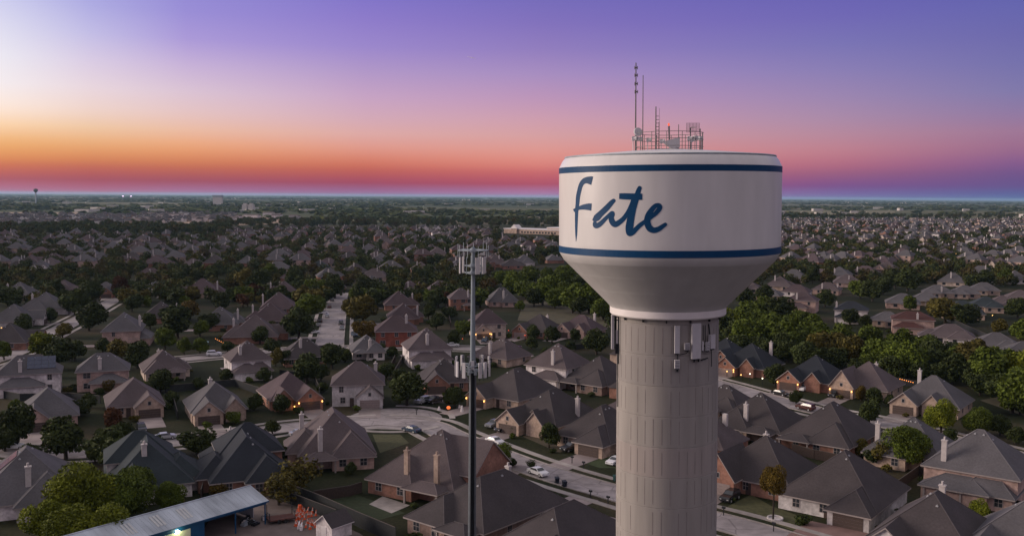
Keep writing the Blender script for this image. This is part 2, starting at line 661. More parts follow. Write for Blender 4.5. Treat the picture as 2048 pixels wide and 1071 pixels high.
LAMPS = []
VENT_ME = None


def house(px, py, rot, W, D, st, roof, wall, label, opt='', chim=None, pitch=.82, detail=2, pos=None, group=None, gar=None):
    """One house, its ridge middle seen at pixel (px, py).  opt letters: g front gable garage wing, G two gables in front,
    h hipped garage wing, p patio roof behind, e extra hip behind, s side hip, l garage lamps, S solar panels, d dormers,
    n no vents, w low skirt roof behind (two storeys), 2 tall front gable, r dish, L lit window"""
    global VENT_ME
    if detail == 1 and pitch == .82:
        pitch = .60
    eave = 2.75 if st == 1 else 5.5
    rise = pitch * (min(W, D) / 2 + .5) - pitch * .5 + .22
    zr = eave + rise
    c = P(px, py, zr) if pos is None else Vector((pos[0], pos[1], 0))
    a = math.radians(rot)
    rs = random.Random(int(abs(px * 31 + py * 17 + W * 7)) if pos is None else int(abs(pos[0] * 13 + pos[1] * 5)))
    root = empty('house', (c.x, c.y, 0), a)
    tag(root, label, 'house', group or 'houses of the estate')
    HOUSES.append((c.x, c.y, label, max(W, D) / 2 + 1.5))
    Wm, Rm = MB(), MB()
    blocks = [(0, 0, W, D)]
    wall_block(Wm, 0, 0, W, D, eave)
    roof_block(Rm, 0, 0, W, D, eave, pitch, 'hip')
    side = 1 if rs.random() < .5 else -1
    if 'R' in opt:
        side = 1
    if 'F' in opt:
        side = -1
    gy = -D / 2
    gfront, gx, gw = -D / 2, side * (W / 2 - 3.3), 6.2
    jit = lambda: rs.uniform(-.04, .04)
    e1 = 2.7
    roofs = []
    if 'g' in opt or 'G' in opt or '2' in opt:
        pro = 3.2
        ge = e1 + jit() if '2' not in opt else 3.0
        gp = .85 if '2' not in opt else 1.35
        ln = pro + D * .42
        cy = -D / 2 - pro + ln / 2
        wall_block(Wm, gx, cy, gw, ln, ge, gp, 'gable_y')
        roof_block(Rm, gx, cy, gw, ln, ge, gp, 'gable_y', .35)
        blocks.append((gx, cy, gw, ln))
        gfront = -D / 2 - pro
        if 'G' in opt:
            x2 = gx - side * 6.0
            wall_block(Wm, x2, -D / 2 + 1.2, 4.2, 5.4, 2.95 + jit(), 1.1, 'gable_y')
            roof_block(Rm, x2, -D / 2 + 1.2, 4.2, 5.4, 2.95, 1.1, 'gable_y', .3)
            blocks.append((x2, -D / 2 + 1.2, 4.2, 5.4))
    elif 'h' in opt:
        pro = 3.0
        ln = pro + D * .5
        cy = -D / 2 - pro + ln / 2
        wall_block(Wm, gx, cy, gw + .4, ln, e1)
        roof_block(Rm, gx, cy, gw + .4, ln, e1 + jit(), pitch * .95, 'hip')
        blocks.append((gx, cy, gw + .4, ln))
        gfront = -D / 2 - pro
    if 'e' in opt:
        sx_ = -side * W * .2 if 'E' not in opt else side * W * .2
        w2, d2 = W * .56, D * .55
        cy = D / 2 - d2 / 2 + 2.2
        wall_block(Wm, sx_, cy, w2, d2, e1 + .02)
        roof_block(Rm, sx_, cy, w2, d2, e1 + jit(), pitch * .98, 'hip')
        blocks.append((sx_, cy, w2, d2))
    if 's' in opt:
        sx_ = side * (W / 2 - 1.4)
        w2, d2 = W * .5, D * .5
        wall_block(Wm, sx_, D * .08, w2, d2, eave - .06)
        roof_block(Rm, sx_, D * .08, w2, d2, eave + jit(), pitch * .97, 'hip')
        blocks.append((sx_, D * .08, w2, d2))
    if 'w' in opt:
        wall_block(Wm, side * W * .12, D / 2, W * .7, 6.4, 2.7)
        roof_block(Rm, side * W * .12, D / 2, W * .7, 6.4, 2.7, .5, 'hip')
        blocks.append((side * W * .12, D / 2, W * .7, 6.4))
    if 'T' in opt:
        wall_block(Wm, -side * 1.2, -D * .22, W * .82, D * .5, 5.0)
        roof_block(Rm, -side * 1.2, -D * .22, W * .82, D * .5, 5.0, pitch, 'hip')
    if 'B' in opt:
        wall_block(Wm, side * (W / 2 - 3), -1.2, 9.0, D * .66, 4.3, pitch, 'gable_x')
        roof_block(Rm, side * (W / 2 - 3), -1.2, 9.0, D * .66, 4.3, pitch, 'gable_x', .35)
        blocks.append((side * (W / 2 - 3), -1.2, 9.0, D * .66))
    posts = []
    if 'p' in opt:
        w2, d2 = W * .42, 4.2
        sx_ = side * W * .24
        roof_block(Rm, sx_, D / 2 + 1.3, w2, d2, 2.55 + jit(), .42, 'hip', .35)
        for s in (-1, 1):
            posts.append((sx_ + s * (w2 / 2 - .2), D / 2 + 1.3 + d2 / 2 - .2))
    if 'd' in opt:
        for s in (-.9, .9):
            Wm.box(gx * -.3 + s - .55, gx * -.3 + s + .55, -D / 2 + .9, -D / 2 + 2.8, eave, eave + 2.1)
            roof_block(Rm, gx * -.3 + s, -D / 2 + 2.3, 1.1, 3.0, eave + 1.9, .9, 'gable_y', .15, .12)
    wo_ = Wm.build('wall', WM_[wall], root)
    ro = Rm.build('roof', [RM_[roof], M_TRIM, CAP_[roof]], root)
    if detail >= 1:
        for (x, y) in posts:
            q = MB()
            q.box(x - .15, x + .15, y - .15, y + .15, 0, 2.5)
            q.build('patio_post', M_TRIM, root)
    # chimneys: (lx, ly) in halves of the block, the top a little over the ridge
    if chim is None:
        chim = [(rs.uniform(-.4, .4), 1.0)]
    for (lx, ly) in chim:
        q = MB()
        cw = .43 if detail > 1 else .38
        x, y = lx * W / 2, ly * D / 2
        top = eave + rise * (.68 if max(abs(lx), abs(ly)) > .6 else .95) + .3
        if abs(lx) < .98 and abs(ly) < .98:
            zb = eave
        else:
            zb = 0
        q.box(x - cw, x + cw, y - cw * .8, y + cw * .8, zb, top)
        q.box(x - cw - .09, x + cw + .09, y - cw * .8 - .09, y + cw * .8 + .09, top, top + .2)
        q.cyl((x, y, top + .2), (x, y, top + .75), .2, n=6)
        q.build('chimney', WM_['tan'] if 'c' in opt else M_CHIM, ro)
    # roof vents
    if detail > 1 and 'n' not in opt:
        if VENT_ME is None:
            q = MB()
            q.box(-.17, .17, -.17, .17, 0, .16)
            q.cyl((0, 0, .1), (0, 0, .3), .07, n=6)
            VENT_ME = q.build('roof_vent', M_VENT).data
            bpy.data.objects.remove(bpy.data.objects['roof_vent'])
        nv = 4
        for k in range(nv):
            f = (k - 1.5) / 3 + rs.uniform(-.05, .05)
            if W >= D:
                x, y = f * (W - D) + f * 3, .9
            else:
                x, y = (.9 if rs.random() < .5 else -.9), f * (D - W) + f * 3
            off = max(abs(x) - max(0, (W - D) / 2), abs(y) - max(0, (D - W) / 2), 0)
            link('roof_vent', VENT_ME, ro, (x, y, zr - off * pitch - .06))
    # windows
    def free(x, y):
        for (bx, by, bw, bd) in blocks[1:]:
            if abs(x - bx) < bw / 2 + .5 and abs(y - by) < bd / 2 + .5:
                return False
        return True
    rows = [1.55] if st == 1 else [1.55, 4.25]
    for z in rows:
        for f in ((-.62, 0, .62) if detail > 1 else (-.5, .5)):
            for (x, y, an) in ((f * W / 2, D / 2, 0), (f * W / 2, -D / 2, PI)):
                x += rs.uniform(-.4, .4)
                if free(x, y):
                    add_window(root, (x, y, z), an, rs.choice((.95, 1.7, 1.1)), 1.35, detail, 'L' in opt and rs.random() < .3)
        if detail > 1:
            for f in (-.4, .4):
                for s in (-1, 1):
                    if free(s * W / 2, f * D / 2) and rs.random() < .75:
                        add_window(root, (s * W / 2, f * D / 2, z), -s * PI / 2, .9, 1.25, detail)
    if len(blocks) > 1 and 'e' in opt:
        bx, by, bw, bd = [b for b in blocks if b[1] > 0][0]
        for f in (-.25, .25):
            add_window(root, (bx + f * bw, by + bd / 2, 1.55), 0, 1.2, 1.4, detail)
    # garage, front door
    if detail > 1 or 'g' in opt or 'h' in opt or 'G' in opt or '2' in opt:
        q = MB()
        T = frame_T((gx, gfront, 0), PI)
        for k in range(4):
            q.box(-2.4, 2.4, -.03, .06, .03 + k * .53, .53 + k * .53, 0, T)
        q.build('garage_door', {'t': M_GARAGE2, 'w': M_WHITE}.get(gar, M_GARAGE), root)
        if '2' in opt or 'g' in opt or 'G' in opt:
            add_window(root, (gx, gfront, 3.5), PI, .6, .8, 1)
        q = MB()
        q.box(gx - side * 4.4 - .5, gx - side * 4.4 + .5, -D / 2 - .06, -D / 2 + .05, 0, 2.1)
        if free(gx - side * 4.4, -D / 2):
            q.build('front_door', M_DOOR, root)
        if 'l' in opt:
            for s in (-1, 1):
                add_lamp(root, (gx + s * 2.85, gfront - .3, 2.0))
            LAMPS.append((root, (gx, gfront - 1.0, 2.0)))
    if detail > 1:
        q = MB()
        q.box(gx - 2.6, gx + 2.6, gfront - 10.5, gfront - .05, .02, .055 + rs.uniform(0, .004))
        T = Matrix.Translation(root.location) @ Matrix.Rotation(a, 4, 'Z')
        q.v = [tuple(T @ Vector(v)) for v in q.v]
        kind(q.build('driveway', M_DRIVE), 'structure')
    if 'k' in opt:
        q = MB()
        q.box(gx - 6.2, gx + 4.6, gfront - 10.2, gfront - .05, .06, .068)
        T = Matrix.Translation(root.location) @ Matrix.Rotation(a, 4, 'Z')
        q.v = [tuple(T @ Vector(v)) for v in q.v]
        kind(q.build('driveway', mat('driveway_reddish', (.20, .125, .115), .85, .16, .5)), 'structure')
    if 'S' in opt:
        q = MB()
        n = math.atan(pitch)
        if W >= D:
            T = Matrix.Translation((-.2 * W, D / 4, eave + pitch * D / 4 + .32)) @ Matrix.Rotation(-n, 4, 'X')
        else:
            T = Matrix.Translation((W / 4, 0, eave + pitch * W / 4 + .32)) @ Matrix.Rotation(n, 4, 'Y')
        for i in range(4):
            for j in range(3):
                q.box(-3.4 + i * 1.7, -1.75 + i * 1.7, -2.2 + j * 1.4, -.85 + j * 1.4, 0, .06, 0, T)
        q.build('solar_panels', M_SOLAR, ro)
    if 'r' in opt:
        q = MB()
        n = 12
        x, y = -side * W * .3, D / 2 - .6
        z = eave + .8
        q.cyl((x, y, z - .6), (x, y, z), .04, n=6)
        q.cyl((x, y + .06, z), (x - .02, y + .16, z + .02), .12, .45, n=12)
        q.build('satellite_dish', M_VENT, ro)
    return root


def patch(name, pts, m, z=.05):
    mb = MB()
    mb.poly([(*P(*q)[:2], z) for q in pts])
    return kind(mb.build(name, m), 'structure')
H_ = house
# the row with its backs to us along the near street
H_(52, 892, 205, 16, 18, 1, 'grey', 'white', 'grey house with rooftop solar panels in the bottom left corner', 'eS', [(-.05, .75)])
H_(294, 876, 203, 13.5, 19, 1, 'teal', 'white', 'dark teal roofed white house behind the big bright tree', 'esT', [(.1, .5)])
H_(488, 864, 203, 13.5, 20, 1, 'navy', 'brick', 'dark navy roofed house right beyond the blue shed', 'seRT', [(.2, -.9)], gar='t')
H_(666, 818, 195, 14, 19, 1, 'brown', 'pink', 'brown hip roofed house with pale side wall by the turning circle', 'espRr', [(.85, -.45), (.45, .98)], pitch=.9)
# across that street, garages towards us
H_(95, 774, 25, 12, 14, 1, 'grey', 'pink', 'grey roofed house with brick garage gable at the left edge', 'gFn', [])
H_(267, 755, 25, 12, 14, 1, 'brown', 'tan', 'brown roofed house with white arched garage front', 'gRn', [], gar=None)
H_(429, 763, 25, 12, 14, 1, 'grey', 'tan', 'pale grey roofed house with wide brown garage door', 'GFn', [(-.1, .4)])
H_(577, 743, 27, 12, 14, 1, 'plum', 'brick', 'plum roofed house with two warm lamps beside its garage', 'GRln', [])
H_(716, 722, 8, 12.5, 11, 2, 'brown', 'stone', 'tall two storey pale stone house at the turning circle', 'gR', [(.7, .5)], gar='t')
H_(887, 716, 10, 12, 13, 1, 'dark', 'brick', 'dark roofed brick house with cars parked before its garage', 'gF', [])
# the two storey row behind
H_(58, 709, 203, 15, 9.5, 2, 'grey', 'white', 'white two storey house with a dark solar roof', 'wSR', [(.25, .9)])
H_(206, 705, 200, 12.5, 9, 2, 'grey', 'pink', 'pink brick two storey house with grey roof', 'wF', [(.1, .95)])
H_(325, 699, 205, 11, 13, 1, 'brown', 'beige', 'brown roofed house standing between two two storey houses', 'esp', [(.1, -.9)])
H_(494, 680, 207, 11, 11, 2, 'brown', 'white', 'white two storey house with three upper windows', 'weR', [(.5, .7)])
H_(608, 676, 197, 13, 11, 1, 'dark', 'brick', 'dark roofed brick house left of the white chimney house', 'esF', [(.2, .5)])
H_(733, 669, 195, 10, 11, 1, 'grey', 'white', 'grey roofed house with a tall white rear chimney', 'ep', [(-.1, .95)])
H_(853, 655, 195, 13, 13, 2, 'brown', 'white', 'large brown roofed white house with a big rear chimney', 'weR', [(.1, .8)])
# along the street past the tower
H_(884, 858, 148, 17, 17, 1, 'brown', 'brick', 'largest brown roofed brick house with two tan chimneys', 'cepBF', [(.1, 1.06), (-.62, 1.02)], pitch=.85)
H_(985, 944, 140, 14, 20, 1, 'dark', 'brown', 'dark roofed house at the foot of the cell pole', 'epFr', [(.5, -.8)], pitch=.74)
H_(1128, 1006, 142, 14, 19, 1, 'dark', 'brown', 'dark roofed house at the bottom left of the tower column', 'eR', [], pitch=.74)
H_(1034, 735, -38, 14, 17, 1, 'dark', 'tan', 'dark roofed house with two lamps by its stone garage gable', 'gFlE', [])
H_(1105, 777, -38, 14, 17, 1, 'dark', 'tan', 'dark roofed house with two small white dormers', 'GFd', [(.9, .1)])
H_(1207, 809, -38, 13, 15, 1, 'dark', 'tan', 'dark roofed house with a black car on its drive', 'hR', [(.6, .6)])
H_(1117, 686, 145, 13, 13, 2, 'brown', 'white', 'brown roofed two storey house with white gable end', 'wpF', [(-.3, .9)])
H_(1201, 711, 142, 14, 15, 1, 'dark', 'brown', 'long dark roofed house just left of the tower column', 'epR', [])
H_(1006, 675, 140, 13, 12, 1, 'brown', 'tan', 'brown roofed house right beside the cell pole', 'spR', [(.1, .9)])
H_(975, 617, 10, 12, 11, 2, 'plum', 'beige', 'plum roofed two storey house behind the cell pole', 'gFl', [])
H_(1080, 627, -30, 13, 13, 1, 'dark', 'brick', 'brick house with two red lamps on its garage gable', 'gFn', [(0, .9)], gar='t')
H_(1164, 629, -30, 14, 12, 1, 'plum', 'pink', 'plum roofed house beside the green belt trees', 'GF', [(.5, .6)])
H_(1004, 574, 190, 14, 12, 1, 'grey', 'pink', 'grey roofed house with a white rear bay below the woods', 'eR', [(0, .85)], pitch=.95)
H_(922, 575, 190, 11, 10, 2, 'brown', 'brick', 'red brick two storey house with a lit patio', 'pF', [(-.5, .9)])
H_(880, 560, 190, 13, 11, 1, 'brown', 'brick', 'brown roofed house left of the red brick house', 'p', [(-.4, .9)])
H_(797, 581, -80, 14, 13, 1, 'plum', 'brick', 'plum roofed house far up the middle street', 'eF', [(.3, .95)])
H_(806, 606, -80, 14, 12, 1, 'plum', 'brick', 'plum roofed house two doors up the middle street', 'esR', [(.3, .95)])
H_(792, 630, 188, 14, 12, 2, 'plum', 'red', 'red brick gabled house beside the middle street', 'nG', [(-.5, .5)], pitch=.75)
H_(663, 551, 195, 14, 13, 1, 'brown', 'brick', 'brown roofed house at the far end of the middle street', 'Ge', [(0, .2)])
H_(744, 550, 190, 13, 12, 1, 'grey', 'brick', 'grey roofed house behind the street trees', 'g', [(.2, .9)])
H_(820, 560, 185, 9, 9, 1, 'plum', 'white', 'small plum roofed house with white gables', 'G', [(.2, .9)])
H_(568, 561, 100, 15, 14, 1, 'plum', 'brick', 'plum roofed house farthest up the left side row', 'e', [(.3, .95)])
H_(558, 583, 100, 15, 15, 1, 'plum', 'brick', 'plum roofed house third up the left side row', 's', [(.3, .95)])
H_(541, 604, 100, 15, 15, 1, 'plum', 'brick', 'plum roofed house second up the left side row', 'se', [(.4, .95)])
H_(510, 630, 100, 15, 16, 1, 'brown', 'brick', 'brown brick house nearest in the left side row', 'gse', [(.3, .95)])
H_(440, 612, -80, 14, 14, 1, 'grey', 'brick', 'grey roofed house between the two long streets', 'e', [(0, .95)])
H_(247, 625, -75, 16, 12, 2, 'grey', 'pink', 'dark grey two storey brick house behind the left street', 'weR', [(.2, .9)])
H_(322, 602, -75, 14, 13, 1, 'dark', 'brick', 'dark roofed house with a white chimney past the left street', 'es', [(.2, .95)])
H_(405, 556, -80, 15, 16, 1, 'plum', 'tan', 'large plum roofed house near the far cross road', 'esg', [(.4, .95)])
H_(92, 583, 100, 16, 15, 1, 'grey', 'stone', 'grey roofed house with two stone front gables', 'Ges', [(.5, .9)])
H_(28, 607, 100, 15, 14, 1, 'grey', 'stone', 'grey roofed house at the left edge past the left street', 'ges', [])
H_(20, 645, 100, 14, 13, 1, 'dark', 'brick', 'dark roofed house with a lit gable at the left edge', 'gRl', [])
H_(40, 563, 95, 14, 13, 1, 'grey', 'tan', 'grey roofed house behind the left edge trees', 'e', [(0, .9)])
H_(128, 559, 95, 15, 13, 1, 'brown', 'brick', 'brown roofed house behind two round trees far left', 'g', [(.3, .9)])
H_(212, 563, 5, 12, 11, 1, 'grey', 'brick', 'small grey roofed house at the left street corner', 'g', [])
# right of the water tower
H_(1504, 686, -38, 14, 14, 1, 'navy', 'brick', 'navy roofed brick house with lit drive right of the column', 'GFl', [(.6, .6)], gar='t')
H_(1452, 676, -38, 12, 12, 1, 'navy', 'brick', 'navy roofed house half hidden by the tower column', 'gR', [(-.3, .8)])
H_(1632, 710, -38, 14, 14, 1, 'navy', 'brick', 'navy roofed house with warm lamps and a white car', 'GFl', [(-.3, .8)])
H_(1738, 722, -38, 14, 14, 1, 'brown', 'tan', 'brown roofed house with a steep tan stone gable', '2Fl', [(0, .9)])
H_(1868, 750, -38, 15, 14, 1, 'grey', 'tan', 'grey roofed stone house with string lights beside it', 'GF', [(-.6, .6)])
H_(1522, 784, 142, 15, 15, 1, 'dark', 'tan', 'dark roofed house with white porch just right of the column', 'epF', [(.05, .9)])
H_(1664, 803, 142, 15, 17, 1, 'dark', 'brick', 'dark roofed house with bay windows behind a brown fence', 'epR', [])
H_(1829, 834, 142, 14, 14, 1, 'grey', 'tan', 'grey roofed house behind two leafy green trees', 'eF', [(.85, .5)])
H_(1962, 858, 142, 15, 14, 2, 'grey', 'pink', 'two storey pink brick house at the right edge', 'wpeR', [(.6, .85)])
H_(1532, 870, -38, 15, 15, 1, 'dark', 'brick', 'dark roofed house with three slit windows in its gable', '2F', [(-.4, .95)], gar='t')
H_(1690, 899, -38, 16, 17, 1, 'dark', 'stone', 'dark roofed stone house with a wide reddish driveway', 'hRrk', [])
H_(1872, 982, -38, 14, 16, 1, 'dark', 'stone', 'dark roofed stone house in the bottom right corner', 'gF', [(0, .45)])
H_(2052, 1000, -38, 14, 14, 1, 'grey', 'stone', 'pale grey roof cut off by the right frame edge', 'g', [])
H_(1452, 768, 142, 12, 11, 1, 'dark', 'brick', 'small dark roof peeking out beside the column', 'e', [])
# beyond the green belt
H_(1594, 568, 155, 14, 11, 1, 'plum', 'white', 'plum roofed house with a white rear wall beyond the belt', 'e', [], detail=1)
H_(1606, 583, 155, 13, 11, 2, 'plum', 'pink', 'tall pink walled house beyond the green belt', 'w', [(.3, .9)], detail=1)
H_(1703, 602, 160, 13, 10, 2, 'navy', 'white', 'navy roofed white house beyond the green belt', 'wp', [(.9, .4)], detail=1)
H_(1655, 564, 155, 14, 11, 1, 'brown', 'pink', 'brown roofed house with two tall chimneys beyond the belt', 'e', [(.3, .9), (-.8, .5)], detail=1)
H_(1775, 622, 160, 12, 10, 1, 'grey', 'tan', 'low grey roofed house next to the navy roofed one', 'e', [], detail=1)
H_(1826, 622, 160, 15, 10, 2, 'red', 'pink', 'maroon flat roofed pink house with a white chimney', 'w', [(-.2, .95)], pitch=.5, detail=1)
H_(1806, 586, 160, 15, 13, 1, 'grey', 'pink', 'grey roofed house with red brick end wall', 'e', [], detail=1)
H_(1852, 582, 160, 13, 12, 1, 'grey', 'tan', 'grey roofed house with a dark porch past the belt', 'p', [], detail=1)
H_(1901, 647, 160, 16, 13, 1, 'brown', 'white', 'wide brown roofed white house above the green belt', 'es', [], detail=1)
H_(1993, 664, 160, 15, 13, 1, 'grey', 'white', 'grey roofed white house near the right edge', 'e', [], detail=1)
H_(2046, 682, 160, 14, 13, 1, 'grey', 'blue', 'grey roofed pale blue house at the right frame edge', 'e', [], detail=1)
H_(1925, 600, 160, 17, 15, 1, 'teal', 'tan', 'teal roofed house with a white chimney past the belt', 'e', [(.9, .2)], detail=1)
H_(1972, 592, 160, 14, 13, 1, 'teal', 'tan', 'teal roofed house joined closely to its teal neighbour', 'e', [], detail=1)
H_(1876, 569, 160, 15, 12, 1, 'grey', 'tan', 'grey roofed house with a broad white chimney', 'e', [(-.2, .9)], detail=1)
H_(1930, 570, 160, 14, 12, 1, 'grey', 'tan', 'grey roofed house farther back near a lawn corner', 'e', [], detail=1)
H_(1968, 564, 160, 15, 12, 1, 'grey', 'tan', 'grey roofed house beside the bare corner lawn', 'e', [], detail=1)
H_(2005, 590, 160, 13, 12, 1, 'brown', 'tan', 'brown roofed house right of the teal roofs', 'e', [], detail=1)
H_(2040, 579, 160, 13, 12, 1, 'brown', 'white', 'brown roofed white house by the far right road', 'e', [], detail=1)
H_(1500, 562, 155, 12, 11, 1, 'brown', 'tan', 'brown roofed house just right of the tank cone', 'e', [(.2, .9)], detail=1)
H_(1540, 575, 155, 12, 10, 1, 'grey', 'tan', 'grey roofed house hidden in the belt trees', 'e', [], detail=1)
# mid distance, seen between the trees: px, py, roof, wall, storeys
MID = [(33, 512, 'grey', 'tan', 1), (63, 509, 'plum', 'tan', 1), (86, 481, 'brown', 'tan', 1), (109, 496, 'plum', 'brick', 1), (183, 496, 'grey', 'tan', 1),
       (223, 481, 'brown', 'tan', 1), (269, 514, 'plum', 'brick', 1), (317, 509, 'plum', 'tan', 1), (333, 470, 'grey', 'white', 1), (427, 494, 'dark', 'white', 1),
       (446, 475, 'grey', 'tan', 2), (430, 508, 'dark', 'brick', 2), (495, 510, 'grey', 'brick', 1), (498, 476, 'grey', 'white', 1), (556, 522, 'grey', 'brick', 2),
       (639, 520, 'teal', 'tan', 1), (554, 489, 'brown', 'tan', 1), (621, 489, 'brown', 'tan', 1), (670, 478, 'grey', 'pink', 2), (712, 469, 'grey', 'tan', 1),
       (757, 460, 'brown', 'white', 1), (769, 472, 'brown', 'tan', 1), (791, 481, 'brown', 'beige', 1), (827, 475, 'plum', 'brick', 1), (736, 487, 'grey', 'white', 1),
       (763, 505, 'grey', 'tan', 1), (782, 520, 'grey', 'pink', 2), (712, 526, 'dark', 'brick', 1), (842, 523, 'brown', 'brick', 1), (875, 493, 'brown', 'beige', 2),
       (906, 514, 'dark', 'beige', 1), (990, 511, 'brown', 'brick', 1), (1048, 508, 'grey', 'white', 1), (1105, 508, 'grey', 'brick', 1), (1066, 493, 'dark', 'tan', 1),
       (1027, 478, 'dark', 'tan', 1), (984, 478, 'brown', 'brick', 1), (951, 484, 'plum', 'tan', 1),
       (1588, 538, 'grey', 'tan', 1), (1639, 537, 'brown', 'tan', 1), (1679, 533, 'grey', 'white', 1), (1731, 531, 'plum', 'pink', 1), (1775, 523, 'brown', 'pink', 1),
       (1838, 521, 'brown', 'white', 1), (1850, 498, 'brown', 'white', 1), (1962, 501, 'brown', 'beige', 1), (1996, 501, 'brown', 'tan', 1), (2024, 501, 'grey', 'white', 1),
       (1897, 516, 'grey', 'tan', 1), (1962, 531, 'grey', 'tan', 1), (1695, 548, 'brown', 'pink', 1), (1560, 552, 'brown', 'tan', 1), (2030, 540, 'grey', 'white', 1),
       (1905, 545, 'grey', 'beige', 1), (657, 535, 'grey', 'brick', 1), (748, 536, 'brown', 'tan', 1), (590, 540, 'plum', 'brick', 1), (300, 535, 'plum', 'tan', 1)]
WN = {'tan': 'tan', 'brick': 'brick', 'white': 'white', 'pink': 'pink', 'beige': 'beige', 'stone': 'stone', 'red': 'red', 'brown': 'brown', 'blue': 'blue'}
MIDREC = []
for i, (x, y, r, w, s) in enumerate(MID):
    rt = random.Random(i * 5 + 1)
    ang = (rt.choice((100, -80, 190, 195)) if x < 1117 else rt.choice((150, 160, -30))) + rt.uniform(-6, 6)
    o = house(x, y, ang, rt.uniform(13, 16), rt.uniform(11, 14), s, r, w, '', rt.choice(('e', 'g', 'G', 's', 'es', 'gs')), [(rt.uniform(-.6, .6), rt.uniform(.3, .95))],
              detail=1, pitch=rt.uniform(.62, .8))
    MIDREC.append((o, r, w, s, x, y))
ORD = ['first', 'second', 'third', 'fourth', 'fifth', 'sixth', 'seventh', 'eighth', 'ninth', 'tenth', 'eleventh', 'twelfth', 'thirteenth', 'fourteenth', 'fifteenth', 'sixteenth', 'seventeenth', 'eighteenth', 'nineteenth', 'twentieth']


def ordn(i):
    return ORD[i] if i < 20 else ('twenty-' + ORD[i - 20] if i < 29 else 'next')


groups_ = {}
for o, r, w, s, x, y in MIDREC:
    zone = 'left of the cell pole' if x < 945 else ('between cell pole and tower' if x < 1120 else 'right of the tower')
    groups_.setdefault((r, w, s, zone), []).append((x, o))
for (r, w, s, zone), lst in groups_.items():
    lst.sort(key=lambda t: t[0])
    for i, (x, o) in enumerate(lst):
        st2 = 'tall ' if s == 2 else ''
        if len(lst) == 1:
            lb = f'{r} roofed {st2}{w} house among the mid distance trees {zone}'
        else:
            lb = f'{ordn(i)} {r} roofed {st2}{w} house from the left amid trees {zone}'
        o['label'] = lb
        o['group'] = 'mid distance houses among trees'
for i, h in enumerate(HOUSES):
    if h[2] == '':
        HOUSES[i] = (h[0], h[1], None, h[3])

# ------------------------------------------------------------------ water tower
TX, TY = 14.18, 88.8
LEAN = math.radians(.6)        # the column stands a hair out of plumb
M_TANK = mat('tank_paint', (.615, .59, .585), .32, .055, .8, spec=.42, stretch=(1, 1, .22))
M_BLUE = mat('tank_blue_paint', (.001, .044, .125), .48, .06, spec=.18)
M_COLLAR = mat('collar_paint', (.74, .69, .675), .5, .05, 1)


def concrete_column():
    m = mat('column_concrete', (.295, .27, .252), .9, .10, 1.1, stretch=(1, 1, .12))
    return m


tower = empty('water_tower', (TX + 51 * math.sin(LEAN), TY, 0), 0)
tower.rotation_euler = (0, -LEAN, 0)
tag(tower, 'white water tower tank with blue stripes and Fate lettering on a round concrete column', 'water tower')
RT = 9.93
q = MB()
q.lathe([(0, 56.35), (3.4, 56.15), (9.2, 55.66), (9.36, 55.55), (9.62, 55.25), (9.88, 54.72), (RT, 54.6), (RT, 54.0), (RT, 51.2), (RT, 48), (RT, 47.2), (RT - .05, 47.0), (RT - .2, 46.75), (9.5, 46.36), (9.44, 46.3), (7.5, 44.37), (5.68, 42.56), (5.62, 42.5), (5.3, 42.14), (5.24, 42.05)], 160)
# weld seams round the shell
tank = q.build('tank', M_TANK, tower, smooth=True)
for p in tank.data.polygons:
    p.use_smooth = True
q = MB()
for z in (50.35,):
    q.lathe([(RT, z - .02), (RT + .005, z), (RT, z + .02)], 160)
for t in (.3, .66):
    r = 9.5 + (5.62 - 9.5) * t
    z = 46.36 + (42.5 - 46.36) * t
    q.lathe([(r + .006, z + .015), (r + .008, z), (r - .012, z - .015)], 120)
q.build('weld_seam', M_TANK, tank, smooth=True)
q = MB()
q.lathe([(9.26, 55.61), (9.42, 55.63), (9.44, 55.51), (9.38, 55.48)], 160)
q.build('roof_rim', M_STEEL, tank, smooth=True)
for z0, z1 in ((54.12, 54.64), (47.08, 47.66)):
    q = MB()
    q.lathe([(RT - .01, z0), (RT + .012, z0), (RT + .012, z1), (RT - .01, z1)], 160)
    q.build('blue_band', M_BLUE, tank)
q = MB()
q.lathe([(4.6, 42.2), (5.22, 42.2), (5.26, 42.05), (5.26, 41.5), (5.16, 41.38), (4.6, 41.36)], 128)
q.build('collar', M_COLLAR, tower, smooth=False)
RC = 4.62
q = MB()
prof = [(RC, 41.5)]
z = 40.9
zs = []
while z > 0:
    prof += [(RC, z + .035), (RC - .04, z), (RC, z - .035)]
    zs.append(z)
    z -= 2.72
prof.append((RC, -.2))
q.lathe(prof, 128)
q.m = []
lr = random.Random(8)
for seg in range(len(prof) - 1):
    if seg % 3 == 0:
        cm = lr.randrange(3)
    q.m += [cm if seg % 3 == 0 else 0] * 128
col_o = q.build('column', [concrete_column(), mat('column_concrete_grey', (.275, .252, .24), .9, .10, 1.1, stretch=(1, 1, .12)), mat('column_concrete_pink', (.305, .268, .252), .9, .10, 1.1, stretch=(1, 1, .12))], tower)
q = MB()      # shallow vertical form grooves: slim ribs each side of a joint
M_JOINT = mat('column_joint', (.225, .192, .185), .95, .2, 1)
for k in range(38):
    t = 2 * PI * k / 38
    if math.sin(t) > .3:
        continue
    for a_, z in enumerate(zs[:-1]):
        if rng.random() < .22:
            continue
        T = Matrix.Rotation(t, 4, 'Z')
        q.box(RC - .02, RC + .010, -.028, .028, z - 2.55 + rng.random() * .2, z - .12 - rng.random() * .3, 0, T)
q.build('form_joint', M_JOINT, col_o)
q = MB()
for k in range(14):
    t = 2 * PI * k / 14 + .05
    T = Matrix.Rotation(t, 4, 'Z')
    q.box(RC - .05, RC + .2, -.045, .045, 41.08, 41.36, 0, T)
q.build('collar_bracket', M_BLACK, tower)


